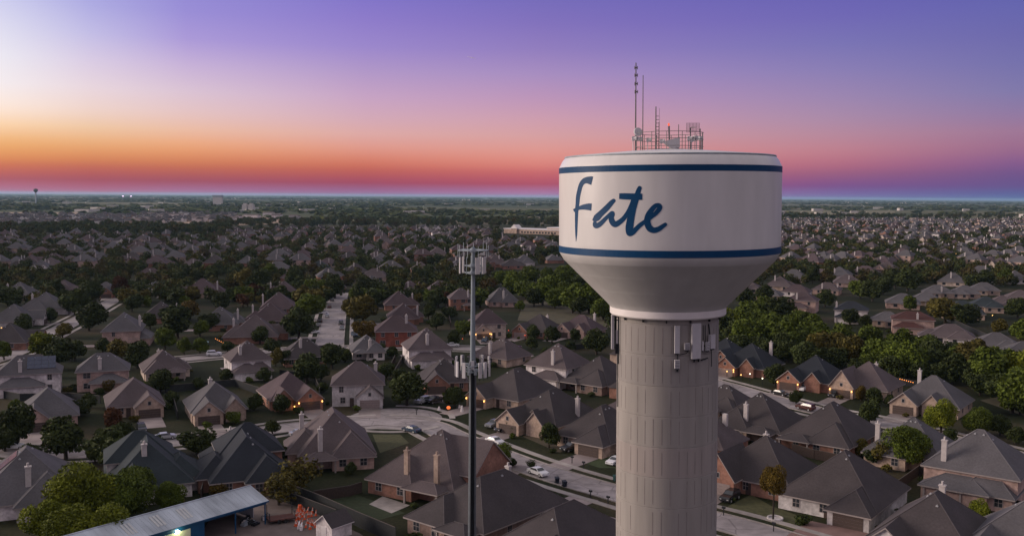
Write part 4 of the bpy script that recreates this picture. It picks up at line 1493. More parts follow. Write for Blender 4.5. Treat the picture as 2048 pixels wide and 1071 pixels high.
D_, G_, B_, O_, A_, U_ = 'dark', 'green', 'bright', 'olive', 'autumn', 'rust'
NEAR = [
    # bottom left
    (98, 1042, 48, B_, 1.0, 2), (150, 1062, 56, B_, .9, 2), (215, 1058, 56, B_, .8, 2), (165, 988, 62, B_, .95, 2), (245, 985, 58, G_, .9, 2), (275, 965, 40, G_, .9, 2), (335, 990, 34, G_, 1.0, 2),
    (440, 974, 22, A_, .8, 1), (600, 945, 48, O_, .8, 3), (558, 975, 40, O_, .8, 3), (35, 848, 40, D_, 1.0, 1), (132, 874, 48, D_, .85, 1), (222, 893, 44, D_, .9, 1), (190, 905, 22, D_, .9, 1), (250, 868, 30, D_, .9, 1), (318, 888, 24, D_, .8, 1), (545, 852, 18, D_, .8, 1), (60, 905, 22, D_, .8, 1), (10, 880, 26, D_, .8, 1),
    (245, 930, 26, D_, .8, 1), (395, 878, 36, D_, .8, 1), (228, 838, 24, U_, 1.1, 1), (467, 832, 15, G_, 1, 1), (563, 803, 22, D_, 1, 1), (85, 690, 26, B_, 1, 1),
    (115, 705, 34, D_, .9, 1), (150, 700, 22, D_, .9, 1), (243, 697, 26, O_, .8, 1), (275, 707, 30, D_, .9, 1), (178, 632, 32, D_, .85, 1), (150, 603, 30, D_, .85, 1),
    (183, 580, 25, D_, .85, 1), (240, 572, 18, U_, 1.2, 1), (264, 606, 18, D_, .9, 1), (290, 593, 15, O_, 1, 1), (355, 640, 36, D_, .95, 1), (380, 618, 22, A_, .9, 1),
    (330, 675, 22, G_, 1, 1), (368, 690, 15, G_, 1.2, 1), (510, 665, 15, D_, 1, 1), (442, 600, 20, D_, .9, 1), (360, 558, 19, D_, 1, 1), (15, 590, 26, D_, .8, 1),
    (109, 576, 18, D_, 1, 1), (43, 648, 18, D_, 1.1, 1), (101, 628, 16, D_, 1, 1), (490, 556, 22, O_, 1, 1), (218, 770, 12, A_, 1.2, 1), (322, 757, 28, D_, .9, 1),
    (8, 700, 18, G_, 1, 1), (125, 660, 18, O_, .8, 1), (100, 735, 18, D_, 1, 1), (160, 812, 20, D_, .9, 1), (30, 810, 14, G_, 1, 1), (418, 830, 10, D_, 1, 1),
    (182, 800, 16, D_, .9, 1), (345, 792, 17, D_, .9, 1), (508, 802, 19, D_, .9, 1), (400, 766, 14, D_, .9, 1), (528, 748, 17, D_, .9, 1), (645, 772, 14, D_, .9, 1), (292, 772, 15, G_, .9, 1),
    (452, 747, 16, D_, .9, 1), (400, 690, 18, G_, .9, 1), (572, 714, 18, D_, .9, 1), (642, 742, 20, D_, .9, 1), (690, 762, 12, D_, .9, 1), (772, 737, 20, D_, .9, 1), (800, 747, 20, D_, .9, 1),
    (784, 703, 14, D_, .9, 1), (950, 722, 11, D_, .9, 1), (872, 640, 20, D_, .9, 1), (898, 622, 16, D_, .9, 1), (893, 700, 12, D_, .9, 1), (1094, 762, 10, D_, .9, 1), (700, 935, 15, D_, .9, 1),
    (566, 905, 20, D_, .9, 1), (392, 932, 16, G_, .9, 1), (176, 948, 18, D_, .9, 1), (205, 690, 16, D_, .9, 1), (60, 672, 14, D_, .9, 1), (420, 640, 22, D_, .9, 1), (400, 655, 18, G_, .9, 1), (455, 690, 14, D_, .9, 1),
    (545, 690, 18, D_, .9, 1), (540, 650, 14, D_, .9, 1), (470, 585, 18, D_, .9, 1), (500, 590, 14, G_, .9, 1), (330, 630, 16, D_, .9, 1), (300, 640, 18, D_, .9, 1), (770, 660, 14, D_, .9, 1), (870, 600, 16, D_, .9, 1),
    (845, 585, 14, D_, .9, 1), (950, 600, 14, D_, .9, 1), (1040, 610, 12, G_, .9, 1), (1020, 690, 12, D_, .9, 1), (1090, 700, 10, D_, .9, 1), (1140, 690, 12, D_, .9, 1), (600, 590, 16, G_, .9, 1), (70, 610, 14, D_, .9, 1),
    # middle street
    (615, 610, 32, G_, .85, 1), (632, 572, 25, G_, .9, 1), (670, 570, 27, D_, .9, 1), (650, 588, 22, D_, .8, 1), (598, 643, 38, D_, .9, 1), (640, 604, 18, G_, .9, 1),
    (732, 574, 28, D_, .9, 1), (726, 614, 32, O_, .95, 1), (728, 655, 24, A_, .9, 1), (800, 570, 14, D_, 1, 1), (857, 618, 15, D_, 1.3, 1), (664, 708, 32, D_, .85, 1),
    (690, 706, 18, D_, .9, 1), (613, 733, 34, D_, .9, 1), (520, 668, 20, D_, .9, 1), (551, 712, 16, O_, 1.2, 1), (520, 556, 24, D_, .9, 1), (590, 553, 22, D_, .9, 1),
    (814, 773, 42, D_, .85, 1), (763, 760, 15, D_, 1, 1), (540, 540, 18, G_, .9, 1), (698, 610, 16, O_, 1, 1), (755, 585, 16, D_, 1, 1),
    # by the street past the tower
    (909, 790, 23, D_, 1, 1), (1028, 848, 19, D_, .9, 1), (1098, 866, 23, D_, 1.15, 1), (999, 906, 27, G_, 1.05, 2), (1062, 925, 11, D_, 1.1, 3), (928, 652, 19, G_, 1.0, 1),
    (1066, 660, 17, D_, 1.1, 1), (1063, 684, 15, D_, .9, 1), (1104, 667, 19, D_, 1, 1), (1193, 680, 30, D_, .9, 1), (907, 673, 15, D_, 1.1, 1), (983, 570, 11, U_, 1, 1),
    (922, 560, 13, D_, 1, 1), (1025, 922, 12, D_, .8, 1), (1150, 668, 14, D_, 1, 1),
    # the green belt, left of the column
    (1005, 552, 19, G_, .9, 1), (1030, 560, 25, G_, .9, 1), (1060, 548, 22, G_, .9, 1), (1085, 580, 30, G_, .95, 1), (1115, 562, 30, G_, .9, 1), (1145, 592, 33, G_, .95, 1),
    (1178, 590, 36, G_, .95, 1), (1206, 612, 28, G_, .9, 1), (1130, 545, 26, G_, .9, 1), (1163, 565, 24, D_, .9, 1), (1215, 590, 28, D_, .9, 1), (1095, 548, 18, G_, .9, 1),
    (1240, 610, 28, D_, .9, 1), (1180, 560, 26, D_, .9, 1),
    # the green belt, right of the column
    (1458, 640, 28, B_, 1, 1), (1492, 625, 28, G_, .95, 1), (1502, 660, 40, G_, .9, 1), (1542, 660, 38, G_, .95, 1), (1560, 612, 30, D_, .9, 1), (1525, 612, 24, G_, .9, 1),
    (1588, 675, 40, G_, .95, 1), (1618, 652, 28, G_, .95, 1), (1650, 690, 40, O_, .95, 1), (1682, 675, 34, G_, .95, 1), (1608, 706, 30, D_, .9, 1), (1700, 700, 36, O_, .95, 1),
    (1738, 676, 28, G_, 1, 1), (1762, 706, 40, G_, .95, 1), (1800, 684, 30, G_, .95, 1), (1822, 718, 36, G_, 1, 1), (1862, 715, 36, D_, .95, 1), (1902, 736, 32, D_, .95, 1),
    (1940, 722, 38, O_, .95, 1), (1985, 738, 44, G_, .95, 1), (2032, 740, 40, B_, .95, 1), (2024, 782, 44, G_, .95, 1), (1950, 700, 26, O_, .9, 1), (1560, 690, 30, D_, .9, 1),
    (1480, 688, 26, D_, .9, 1), (1780, 735, 28, D_, .9, 1), (1960, 765, 26, D_, .9, 1), (2040, 660, 24, G_, .9, 1), (1995, 652, 16, O_, .9, 1), (1890, 620, 30, O_, .8, 1),
    (1930, 626, 26, D_, .9, 1), (1870, 612, 18, O_, .9, 1), (1820, 606, 18, G_, .9, 1), (1700, 630, 20, D_, .9, 1), (1650, 595, 20, D_, .9, 1), (1745, 580, 24, D_, .9, 1),
    (1720, 575, 22, G_, .9, 1), (1765, 568, 22, D_, .9, 1), (1815, 558, 26, D_, .9, 1), (1790, 556, 22, D_, .9, 1), (1975, 556, 18, D_, .9, 1), (2006, 552, 16, G_, .9, 1),
    (2035, 615, 22, D_, .9, 1), (1730, 640, 16, D_, .9, 1), (1525, 585, 20, D_, .9, 1), (1490, 590, 24, D_, .9, 1), (1625, 548, 14, D_, 1.3, 1), (1600, 545, 16, D_, .9, 1),
    (1855, 690, 24, G_, .9, 1), (1905, 700, 24, D_, .9, 1),
    (1020, 575, 20, G_, .9, 1), (1050, 575, 24, G_, .9, 1), (1068, 592, 22, D_, .9, 1), (1110, 592, 26, G_, .9, 1), (1195, 575, 26, G_, .95, 1), (1125, 580, 22, G_, .9, 1), (1160, 605, 24, D_, .9, 1),
    (1475, 655, 28, D_, .95, 1), (1520, 640, 32, G_, .95, 1), (1520, 690, 28, D_, .9, 1), (1565, 655, 30, G_, .95, 1), (1575, 700, 26, D_, .9, 1), (1600, 640, 26, G_, .9, 1), (1635, 670, 30, G_, .95, 1), (1630, 715, 24, D_, .9, 1),
    (1665, 712, 28, D_, .9, 1), (1720, 700, 30, G_, .95, 1), (1715, 735, 22, D_, .9, 1), (1745, 725, 28, G_, .9, 1), (1790, 708, 30, G_, .95, 1), (1835, 742, 24, D_, .9, 1), (1845, 695, 28, G_, .9, 1), (1880, 745, 24, D_, .9, 1),
    (1920, 715, 28, G_, .95, 1), (1945, 755, 24, D_, .9, 1), (1965, 725, 28, G_, .95, 1), (2010, 725, 30, G_, .95, 1), (2000, 775, 30, D_, .9, 1), (2045, 770, 36, G_, .95, 1), (2040, 800, 30, D_, .9, 1),
    # gardens on the right
    (1882, 832, 29, B_, 1.05, 2), (1958, 842, 27, G_, 1.05, 2), (2000, 850, 22, D_, .9, 1), (1812, 890, 46, G_, .95, 2), (1738, 822, 26, D_, .9, 1), (1747, 790, 19, D_, .9, 1),
    (1722, 783, 13, A_, 1.3, 1), (1550, 747, 24, D_, .95, 1), (1546, 958, 25, A_, 1.45, 2, 2.15), (1702, 1035, 17, D_, 1, 2), (1760, 905, 26, O_, .9, 1), (1718, 893, 20, O_, .9, 1),
    (1960, 1028, 24, B_, 1.2, 2), (1772, 1066, 14, A_, 1, 2), (1592, 792, 14, D_, 1, 1), (1545, 930, 14, A_, 1.2, 2), (1690, 770, 10, D_, 1, 1), (1780, 800, 12, D_, 1, 1),
    (1630, 768, 10, D_, .9, 1), (1900, 870, 16, D_, 1, 1), (2030, 870, 20, D_, .8, 1), (1745, 910, 20, D_, .9, 1),
]
for t_ in NEAR:
    tree(*t_)
NNEAR = len(TREES)

# ------------------------------------------------------------------ the estate beyond
OCC = [(h[0], h[1], h[3]) for h in HOUSES]


def clear(x, y, r, lst):
    for a, b, c in lst:
        if (a - x) ** 2 + (b - y) ** 2 < (c + r) ** 2:
            return False
    return True


def zone_ok(px, py, d):
    """where the photograph shows housing (pixel of the ground point)"""
    if px < 1130:
        if 1000 < px < 1130 and 447 < py < 480:
            return False                       # the school
        if px < 430:
            return 474 < py < 545
        return (462 if px < 1000 else 482) < py < 542
    if 1130 <= px <= 1480:
        return 441 < py < 530
    if px > 1480:
        return 441 < py < 538 - max(0, (1600 - px)) * .0
    return False


cand = []
for zone, ang, x0, x1 in (('l', math.radians(10), -900, 110), ('r', math.radians(-52), 100, 1000)):
    ca, sa = math.cos(ang), math.sin(ang)
    for i in range(-140, 140):
        for j in range(-90, 90):
            u = i * 18.5 + rng.uniform(-2, 2)
            w = (j // 2) * 66 + (j % 2) * 27 + rng.uniform(-2, 2)
            x, y = u * ca - w * sa, 900 + u * sa + w * ca
            if y < 500 or not (x0 < x < x1 * 1.6):
                continue
            px, py = PIX(x, y)
            if not (-40 < px < 2090):
                continue
            if (px < 1200) != (zone == 'l'):
                continue
            if zone_ok(px, py, y) and clear(x, y, 6, OCC) and rng.random() < (.52 if zone == 'l' else .6):
                cand.append((y, x, y, ang + (PI if j % 2 else 0) + rng.uniform(-.06, .06), px, py))
cand.sort()
PROTO = []
pr = random.Random(4)
for k, (rf, wl, st, op) in enumerate((('brown', 'tan', 1, 'ge'), ('grey', 'white', 1, 'G'), ('plum', 'brick', 2, 'gw'), ('grey', 'tan', 2, 'w'), ('dark', 'brick', 1, 'es'), ('brown', 'beige', 1, 'Ge'), ('grey', 'pink', 2, 'g'), ('plum', 'tan', 1, 'se'))):
    o = house(0, 0, 0, pr.uniform(12.5, 15), pr.uniform(11, 13.5), st, rf, wl, f'{rf} roofed {wl} house', op, [(pr.uniform(-.6, .6), .9)], detail=0 if st == 1 else 1,
              pos=(0, 900 + k), pitch=pr.uniform(.62, .8))
    HOUSES.pop()
    PROTO.append([o, rf, wl, st, 0])
INDIV = 120
behind = [c for c in cand if 1118 < c[4] < 1572]
cand = [c for c in cand if not 1118 < c[4] < 1572]
used_cand = cand[:INDIV]
zl = {}
for n, (d, x, y, an, px, py) in enumerate(used_cand):
    k = n % 8 if n >= 8 else n
    pt = PROTO[k]
    o = pt[0] if pt[4] == 0 else copy_tree(pt[0])
    pt[4] += 1
    o.location = (x, y, 0)
    o.rotation_euler = (0, 0, an)
    OCC.append((x, y, 8.5))
    zl.setdefault((k, 'left of the cell pole' if px < 945 else ('between pole and tower' if px < 1200 else 'right of the tower')), []).append((px, o))
for (k, zn), lst in zl.items():
    lst.sort(key=lambda t: t[0])
    _, rf, wl, st, _ = PROTO[k]
    for i, (px, o) in enumerate(lst):
        o['label'] = f'{ordn(i) if len(lst) > 1 else "lone"} distant {rf} roofed {"tall " if st == 2 else ""}{wl} house from the left, {zn}'
        o['group'] = 'distant houses of the estate'


def low_houses(name, lst, wallmats, roofs, chim=True):
    """many far houses as one object"""
    q = MB()
    nm = len(wallmats)
    for (x, y, an) in lst:
        w, d = rng.uniform(11, 15), rng.uniform(10, 13)
        h = 2.8 if rng.random() < .6 else 5.4
        T = Matrix.Translation((x, y, 0)) @ Matrix.Rotation(an, 4, 'Z')
        wm, rm = int(rng.integers(nm)), nm + int(rng.integers(len(roofs)))
        q.box(-w / 2, w / 2, -d / 2, d / 2, -.2, h, wm, T, top=False)
        p = rng.uniform(.6, .85)
        a, b = w / 2 + .4, d / 2 + .4
        rise = p * min(a, b)
        rr = max(a - b, .1)
        c = [T @ Vector(v) for v in ((-a, -b, h), (a, -b, h), (a, b, h), (-a, b, h), (-rr, 0, h + rise), (rr, 0, h + rise))]
        for f in ((0, 1, 5, 4), (1, 2, 5), (2, 3, 4, 5), (3, 0, 4)):
            q.poly([c[i] for i in f], rm)
        # a front gable
        gx, gw = rng.uniform(-.25, .25) * w, rng.uniform(4, 6)
        g = [T @ Vector(v) for v in ((gx - gw / 2, -b - 1.5, 0), (gx + gw / 2, -b - 1.5, 0), (gx + gw / 2, -b - 1.5, h), (gx - gw / 2, -b - 1.5, h), (gx, -b - 1.5, h + gw * .45), (gx, 0, h + gw * .45), (gx - gw / 2, 0, h), (gx + gw / 2, 0, h))]
        q.poly([g[0], g[1], g[2], g[4], g[3]], wm)
        q.poly([g[3], g[4], g[5], g[6]], rm)
        q.poly([g[4], g[2], g[7], g[5]], rm)
        if chim and rng.random() < .8:
            cx, cy = rng.uniform(-.3, .3) * w, rng.uniform(.2, .5) * d
            q.box(cx - .45, cx + .45, cy - .4, cy + .4, h, h + rise + .3, nm + len(roofs), T)
    return kind(q.build(name, wallmats + roofs + [M_CHIM]), 'stuff')


rest = cand[INDIV:] + behind
low_houses('distant_houses', [(x, y, an) for _, x, y, an, _, _ in rest], [WM_[k] for k in ('tan', 'brick', 'white', 'pink', 'beige', 'brick')], [RM_[k] for k in ('brown', 'grey', 'plum', 'dark', 'grey')])
for _, x, y, _, _, _ in rest:
    OCC.append((x, y, 7.5))
# the new pale estate far to the left
far_l = []
for i in range(520):
    px, py = rng.uniform(-40, 470), rng.uniform(427, 450)
    if px > 330 and py > 444 or px < 250 and py < 431:
        continue
    g = P(px, py)
    far_l.append((g.x, g.y, rng.choice((.1, 1.67, 3.2)) + rng.uniform(-.1, .1)))
M_PALEW = [mat('wall_pale', (.50, .46, .44), .85, .2, 1), WM_['tan'], WM_['pink']]
low_houses('new_estate', far_l, [M_PALEW[0], M_WHITE, WM_['tan'], M_PALEW[0]], [RM_['grey'], RM_['dark'], RM_['brown'], RM_['grey']], False)
# the bare building land beside it
M_SOIL = mat('bare_soil', (.30, .22, .16), .95, .25, .02, scale2=.15)
patch('bare_soil', [(250, 447), (430, 452), (585, 447), (560, 434), (330, 430)], M_SOIL, .03)
patch('bare_soil', [(-60, 429), (160, 428), (160, 424), (-60, 424)], M_SOIL, .04)
patch('dry_meadow', [(625, 443), (900, 446), (860, 434), (700, 432)], mat('dry_meadow', (.10, .105, .05), .95, .25, .02), .03)
patch('dry_meadow', [(1560, 430), (1790, 430), (1790, 421), (1560, 421)], mat('dry_meadow2', (.15, .135, .07), .95, .25, .02), .05)
patch('dry_meadow', [(1785, 441), (1850, 440), (1845, 435), (1780, 436)], M_SOIL, .05)
patch('dry_meadow', [(860, 446), (1120, 450), (1120, 434), (960, 432)], mat('dry_meadow3', (.12, .10, .06), .95, .25, .02), .04)
patch('dry_meadow', [(1035, 640), (1225, 655), (1215, 625), (1050, 596)], mat('mown_grass', (.066, .058, .034), .95, .25, .3), .02)
patch('dry_meadow', [(1560, 712), (1720, 745), (1820, 765), (1800, 742), (1640, 705)], MATS['mown_grass'], .02)
patch('dry_meadow', [(1960, 800), (2100, 850), (2100, 800), (2000, 792)], MATS['mown_grass'], .02)
patch('park_lawn', [(1900, 566), (2100, 570), (2100, 548), (1950, 552)], MATS['mown_grass'], .02)
for i in range(16):
    s = rng.uniform(0, 1)
    px, py = rng.uniform(270, 600), rng.uniform(431, 445)
    g = P(px, py)
    q = MB()
    w, d, h = rng.uniform(14, 40), rng.uniform(12, 20), rng.uniform(4, 9)
    an = rng.uniform(-.3, .3)
    T = Matrix.Translation((g.x, g.y, 0)) @ Matrix.Rotation(an, 4, 'Z')
    q.box(-w / 2, w / 2, -d / 2, d / 2, 0, h, 0, T)
    r_ = [T @ Vector(v) for v in ((-w / 2 - .5, -d / 2 - .5, h), (w / 2 + .5, -d / 2 - .5, h), (w / 2 + .5, d / 2 + .5, h), (-w / 2 - .5, d / 2 + .5, h), (-w / 2, 0, h + 2.5), (w / 2, 0, h + 2.5))]
    for f in ((0, 1, 5, 4), (2, 3, 4, 5), (1, 2, 5), (3, 0, 4)):
        q.poly([r_[k] for k in f], 1)
    o = q.build('unfinished_building', [WM_['white'], RM_['tan']])
    tag(o, 'pale unfinished building on the bare soil far to the left', 'building', 'unfinished buildings on the bare soil')

# trees between the far houses: the nearest as things, the others as one wood
mt = []
tries = 0
while len(mt) < 6000 and tries < 160000:
    tries += 1
    px = rng.uniform(-40, 2090)
    py = 440 + (rng.random() ** 1.25) * 185
    if px < 430 and py < 474 or 1000 < px < 1125 and 449 < py < 482 or (py < 460 and px < 1120):
        continue
    g = P(px, py)
    d = math.hypot(g.x, g.y)
    if py > 616 and px < 1000 or px > 1480 and py > 575 or 1000 < px < 1480 and py > 530:
        continue
    # keep one tree per so many square metres whatever the distance
    if rng.random() > min(1, (d / 1300) ** 2.0) * (.75 if d < 850 else 1):
        continue
    if not clear(g.x, g.y, .5, OCC):
        continue
    r = rng.uniform(2.8, 5.6)
    if any((g.x - p[0]) ** 2 + (g.y - p[1]) ** 2 < p2 * p2 for p, p2 in ROADPTS):
        continue
    mt.append((d, g.x, g.y, r, px, py))
behind_t = [t for t in mt if 1118 < t[4] < 1480]
mt = sorted(t for t in mt if not 1118 < t[4] < 1480)
NMT = 298 - NNEAR
KSEQ = [D_, D_, G_, O_, D_, G_, O_, D_, G_, D_, U_, D_, O_]
for i, (d, x, y, r, px, py) in enumerate(mt[:NMT]):
    tree_at(x, y, r, r * 1.0, rng.uniform(.75, 1.0), KSEQ[i % 13], 0, '')


def far_wood(name, spots, nq, qs, m):
    base = [leaf_quads(nq, qs, 8, 40 + k) for k in range(6)]
    out = []
    for (x, y, r, h) in spots:
        b = base[int(rng.integers(6))]
        a = rng.uniform(0, 6.28)
        ca, sa = math.cos(a), math.sin(a)
        B = np.empty_like(b)
        B[..., 0] = (b[..., 0] * ca - b[..., 1] * sa) * r + x
        B[..., 1] = (b[..., 0] * sa + b[..., 1] * ca) * r + y
        B[..., 2] = (b[..., 2] + .75) * h * .6
        out.append(B)
    me = quads(name, np.concatenate(out), m)
    return kind(link(name, me), 'stuff')


def wood_mat(name, stops, sc):
    m = bpy.data.materials.new(name)
    m.use_nodes = True
    t = m.node_tree
    b = t.nodes['Principled BSDF']
    b.inputs['Roughness'].default_value = .9
    b.inputs['Specular IOR Level'].default_value = .1
    g = t.nodes.new('ShaderNodeNewGeometry')
    n = t.nodes.new('ShaderNodeTexNoise')
    n.inputs['Scale'].default_value = sc
    n.inputs['Detail'].default_value = 2
    t.links.new(g.outputs['Position'], n.inputs['Vector'])
    r = t.nodes.new('ShaderNodeValToRGB')
    r.color_ramp.elements[0].position, r.color_ramp.elements[0].color = stops[0][0], (*stops[0][1], 1)
    r.color_ramp.elements[1].position, r.color_ramp.elements[1].color = stops[-1][0], (*stops[-1][1], 1)
    for p, c in stops[1:-1]:
        r.color_ramp.elements.new(p).color = (*c, 1)
    t.links.new(n.outputs['Fac'], r.inputs[0])
    t.links.new(r.outputs[0], b.inputs['Base Color'])
    return m


M_WOOD = wood_mat('wood_leaves', [(.32, (0.031, 0.042, 0.015)), (.46, (0.043, 0.056, 0.017)), (.56, (0.066, 0.065, 0.019)), (.66, (0.060, 0.043, 0.017))], .06)
M_FARWOOD = wood_mat('far_wood_leaves', [(.3, (0.043, 0.059, 0.021)), (.5, (0.065, 0.081, 0.026)), (.62, (0.103, 0.106, 0.033)), (.7, (0.076, 0.075, 0.028))], .004)
near_w = [(x, y, r, r * rng.uniform(1.5, 2.0)) for d, x, y, r, _, _ in mt[NMT:] if d < 950]
far_w = [(x, y, r, r * rng.uniform(1.5, 2.0)) for d, x, y, r, _, _ in mt[NMT:] if d >= 950]
near_w += [(x, y, r, r * 1.8) for d, x, y, r, _, _ in behind_t]
for k in range(46):
    t_ = rng.random()
    g = P(1215 + 250 * t_ + rng.normal() * 10, 640 + 45 * t_ + rng.normal() * 14)
    if clear(g.x, g.y, 1, OCC):
        r = rng.uniform(3.5, 5.5)
        near_w.append((g.x, g.y, r, r * 1.9))
low_houses('houses_behind_column', [(g.x, g.y, a_) for g, a_ in ((P(*p), a_) for p, a_ in (((1275, 742), 2.5), ((1345, 728), -.66), ((1405, 735), -.66), ((1290, 862), -.66), ((1365, 845), 2.5), ((1345, 905), -.66), ((1410, 905), -.66), ((1290, 795), 2.5))) if clear(g.x, g.y, 6, OCC)],
           [WM_['brick'], WM_['tan']], [RM_['dark'], RM_['brown']])
far_wood('wood_among_houses', near_w, 330, .14, M_WOOD)
far_wood('wood_among_houses', far_w, 110, .22, M_WOOD)
# tree belts: left one at y 448..472, further ones behind
sp = []
for i in range(520):
    px = rng.uniform(-60, 460)
    py = 454 + 16 * rng.random() + (px > 300) * -2
    if px > 330 and py < 455:
        continue
    g = P(px, py)
    r = rng.uniform(4, 7.5)
    sp.append((g.x, g.y, r, r * rng.uniform(1.6, 2.2)))
for i in range(420):
    px, py = rng.uniform(430, 1120), rng.uniform(441, 452) + rng.normal() * 1.5
    g = P(px, max(py, 437))
    r = rng.uniform(4, 8)
    sp.append((g.x, g.y, r, r * rng.uniform(1.3, 1.9)))
for i in range(260):
    px, py = rng.uniform(1560, 2080), rng.uniform(431, 437)
    g = P(px, py)
    r = rng.uniform(4, 8)
    sp.append((g.x, g.y, r, r * rng.uniform(1.5, 2)))
# planted rows beside the road right of the tower
for i in range(150):
    px = rng.uniform(1570, 1850)
    py = 500 + (px - 1570) * .015 + rng.uniform(-3, 3)
    if clear(*P(px, py).xy, 0, OCC):
        g = P(px, py)
        r = rng.uniform(4, 6)
        sp.append((g.x, g.y, r, r * 1.9))
far_wood('tree_belt', sp, 260, .17, M_WOOD)
sp = []
for i in range(7500):
    d = 2000 * (11 ** rng.random())
    az = math.radians(rng.uniform(-30, 30))
    x, y = d * math.sin(az), d * math.cos(az)
    px, py = PIX(x, y)
    if px < 620 and 422 < py < 452 and not (py < 427 and px > 200) and rng.random() < .93:
        continue
    if 600 < px < 900 and 431 < py < 447 and rng.random() < .75:
        continue
    if px > 1500 and py > 420 and rng.random() < (.85 if py < 431 else 1):
        continue
    if 860 < px < 1130 and 432 < py and rng.random() < .7:
        continue
    # open fields in large patches
    if math.sin(x * .0031 + 1.3) + math.sin(y * .0019 + x * .0007) + .5 * math.sin(x * .0013 - y * .0011) > .95:
        continue
    r = rng.uniform(7, 16) * (d / 3000) ** .5
    sp.append((x, y, r * 1.4, rng.uniform(7, 12)))
far_wood('far_woods', sp, 34, .42, M_FARWOOD)
print('cand', len(cand), 'mid trees', len(mt))

# ------------------------------------------------------------------ cars
CARBODY = {'white': (.62, .62, .64), 'black': (.012, .013, .016), 'blue': (.03, .05, .085), 'grey': (.12, .125, .135), 'red': (.055, .010, .009), 'silver': (.34, .35, .37)}
PROFILE = {
    'sedan': ([(-2.3, .35), (-2.32, .75), (-2.2, .92), (-1.55, .98), (-.95, 1.38), (.35, 1.42), (1.05, 1.0), (2.0, .86), (2.28, .68), (2.3, .35)], [(-1.45, .99), (-.92, 1.33), (.33, 1.37), (.95, 1.0)], 1.78),
    'suv': ([(-2.35, .4), (-2.38, .95), (-2.25, 1.15), (-2.1, 1.65), (-1.7, 1.72), (.2, 1.74), (.95, 1.18), (2.1, 1.06), (2.36, .8), (2.38, .4)], [(-2.05, 1.2), (-1.95, 1.62), (.15, 1.66), (.8, 1.2)], 1.9),
    'pickup': ([(-2.8, .5), (-2.82, 1.1), (-.75, 1.12), (-.6, 1.75), (.75, 1.78), (1.35, 1.22), (2.6, 1.1), (2.8, .85), (2.8, .5)], [(-.55, 1.2), (-.48, 1.68), (.72, 1.71), (1.22, 1.24)], 1.95),
}
M_PAINT = {k: mat('car_paint_' + k, v, .25, .05, 1, spec=.6) for k, v in CARBODY.items()}
M_TAIL = mat('tail_light', (.2, .01, .01), .3, .1)
CARP = {}


def car_proto(tp, c):
    pr_, win, w = PROFILE[tp]
    root = empty('parked_car', (0, 0, 0))
    q = MB()
    hw = w / 2

    def inset(z):
        return hw - max(0, z - .95) * .28
    n = len(pr_)
    Lp = [(x, inset(z), z) for x, z in pr_]
    Rp = [(x, -inset(z), z) for x, z in pr_]
    for i in range(n):
        j = (i + 1) % n
        q.poly([Lp[i], Lp[j], Rp[j], Rp[i]])
    q.poly(Lp[::-1])
    q.poly(Rp)
    q.build('body', M_PAINT[c], root)
    q = MB()
    for s in (1, -1):
        pts = [(x, s * (inset(z) + .012), z) for x, z in win]
        q.poly(pts if s < 0 else pts[::-1])
    ws0, ws1 = win[3], win[2]
    e = .02
    q.poly([(ws0[0] + .1 + e, -inset(ws0[1]) + .12, ws0[1] + .05), (ws0[0] + .1 + e, inset(ws0[1]) - .12, ws0[1] + .05), (ws1[0] + .08 + e, inset(ws1[1]) - .12, ws1[1] + .04), (ws1[0] + .08 + e, -inset(ws1[1]) + .12, ws1[1] + .04)])
    b0, b1 = win[0], win[1]
    q.poly([(b0[0] - .1 - e, inset(b0[1]) - .12, b0[1] + .03), (b0[0] - .1 - e, -inset(b0[1]) + .12, b0[1] + .03), (b1[0] - .1 - e, -inset(b1[1]) + .12, b1[1] + .02), (b1[0] - .1 - e, inset(b1[1]) - .12, b1[1] + .02)])
    q.build('windows', M_PANE, root)
    xa = pr_[-1][0]
    for x in (-xa * .62, xa * .63):
        for s in (1, -1):
            q = MB()
            q.cyl((x, s * (hw - .2), .34), (x, s * (hw + .015), .34), .34, n=14)
            wl = q.build('wheel', M_RUBBER, root)
            q = MB()
            q.cyl((x, s * (hw - .1), .34), (x, s * (hw + .025), .34), .2, n=10)
            q.build('rim', M_VENT, wl)
    for s in (1, -1):
        q = MB()
        q.box(xa - .12, xa + .02, s * (hw - .3) - .17, s * (hw - .3) + .17, .62, .76)
        q.build('headlight', M_VENT, root)
        q = MB()
        q.box(-xa - .04, -xa + .08, s * (hw - .25) - .15, s * (hw - .25) + .15, .72, .86)
        q.build('tail_light', M_TAIL, root)
    return root


def car(px, py, ang, tp, c, label):
    g = P(px, py, .5)
    if (tp, c) in CARP:
        o = copy_tree(CARP[(tp, c)])
    else:
        o = CARP[(tp, c)] = car_proto(tp, c)
    o.location = (g.x, g.y, .06)
    o.rotation_euler = (0, 0, math.radians(ang))
    tag(o, label, 'car', 'parked cars')


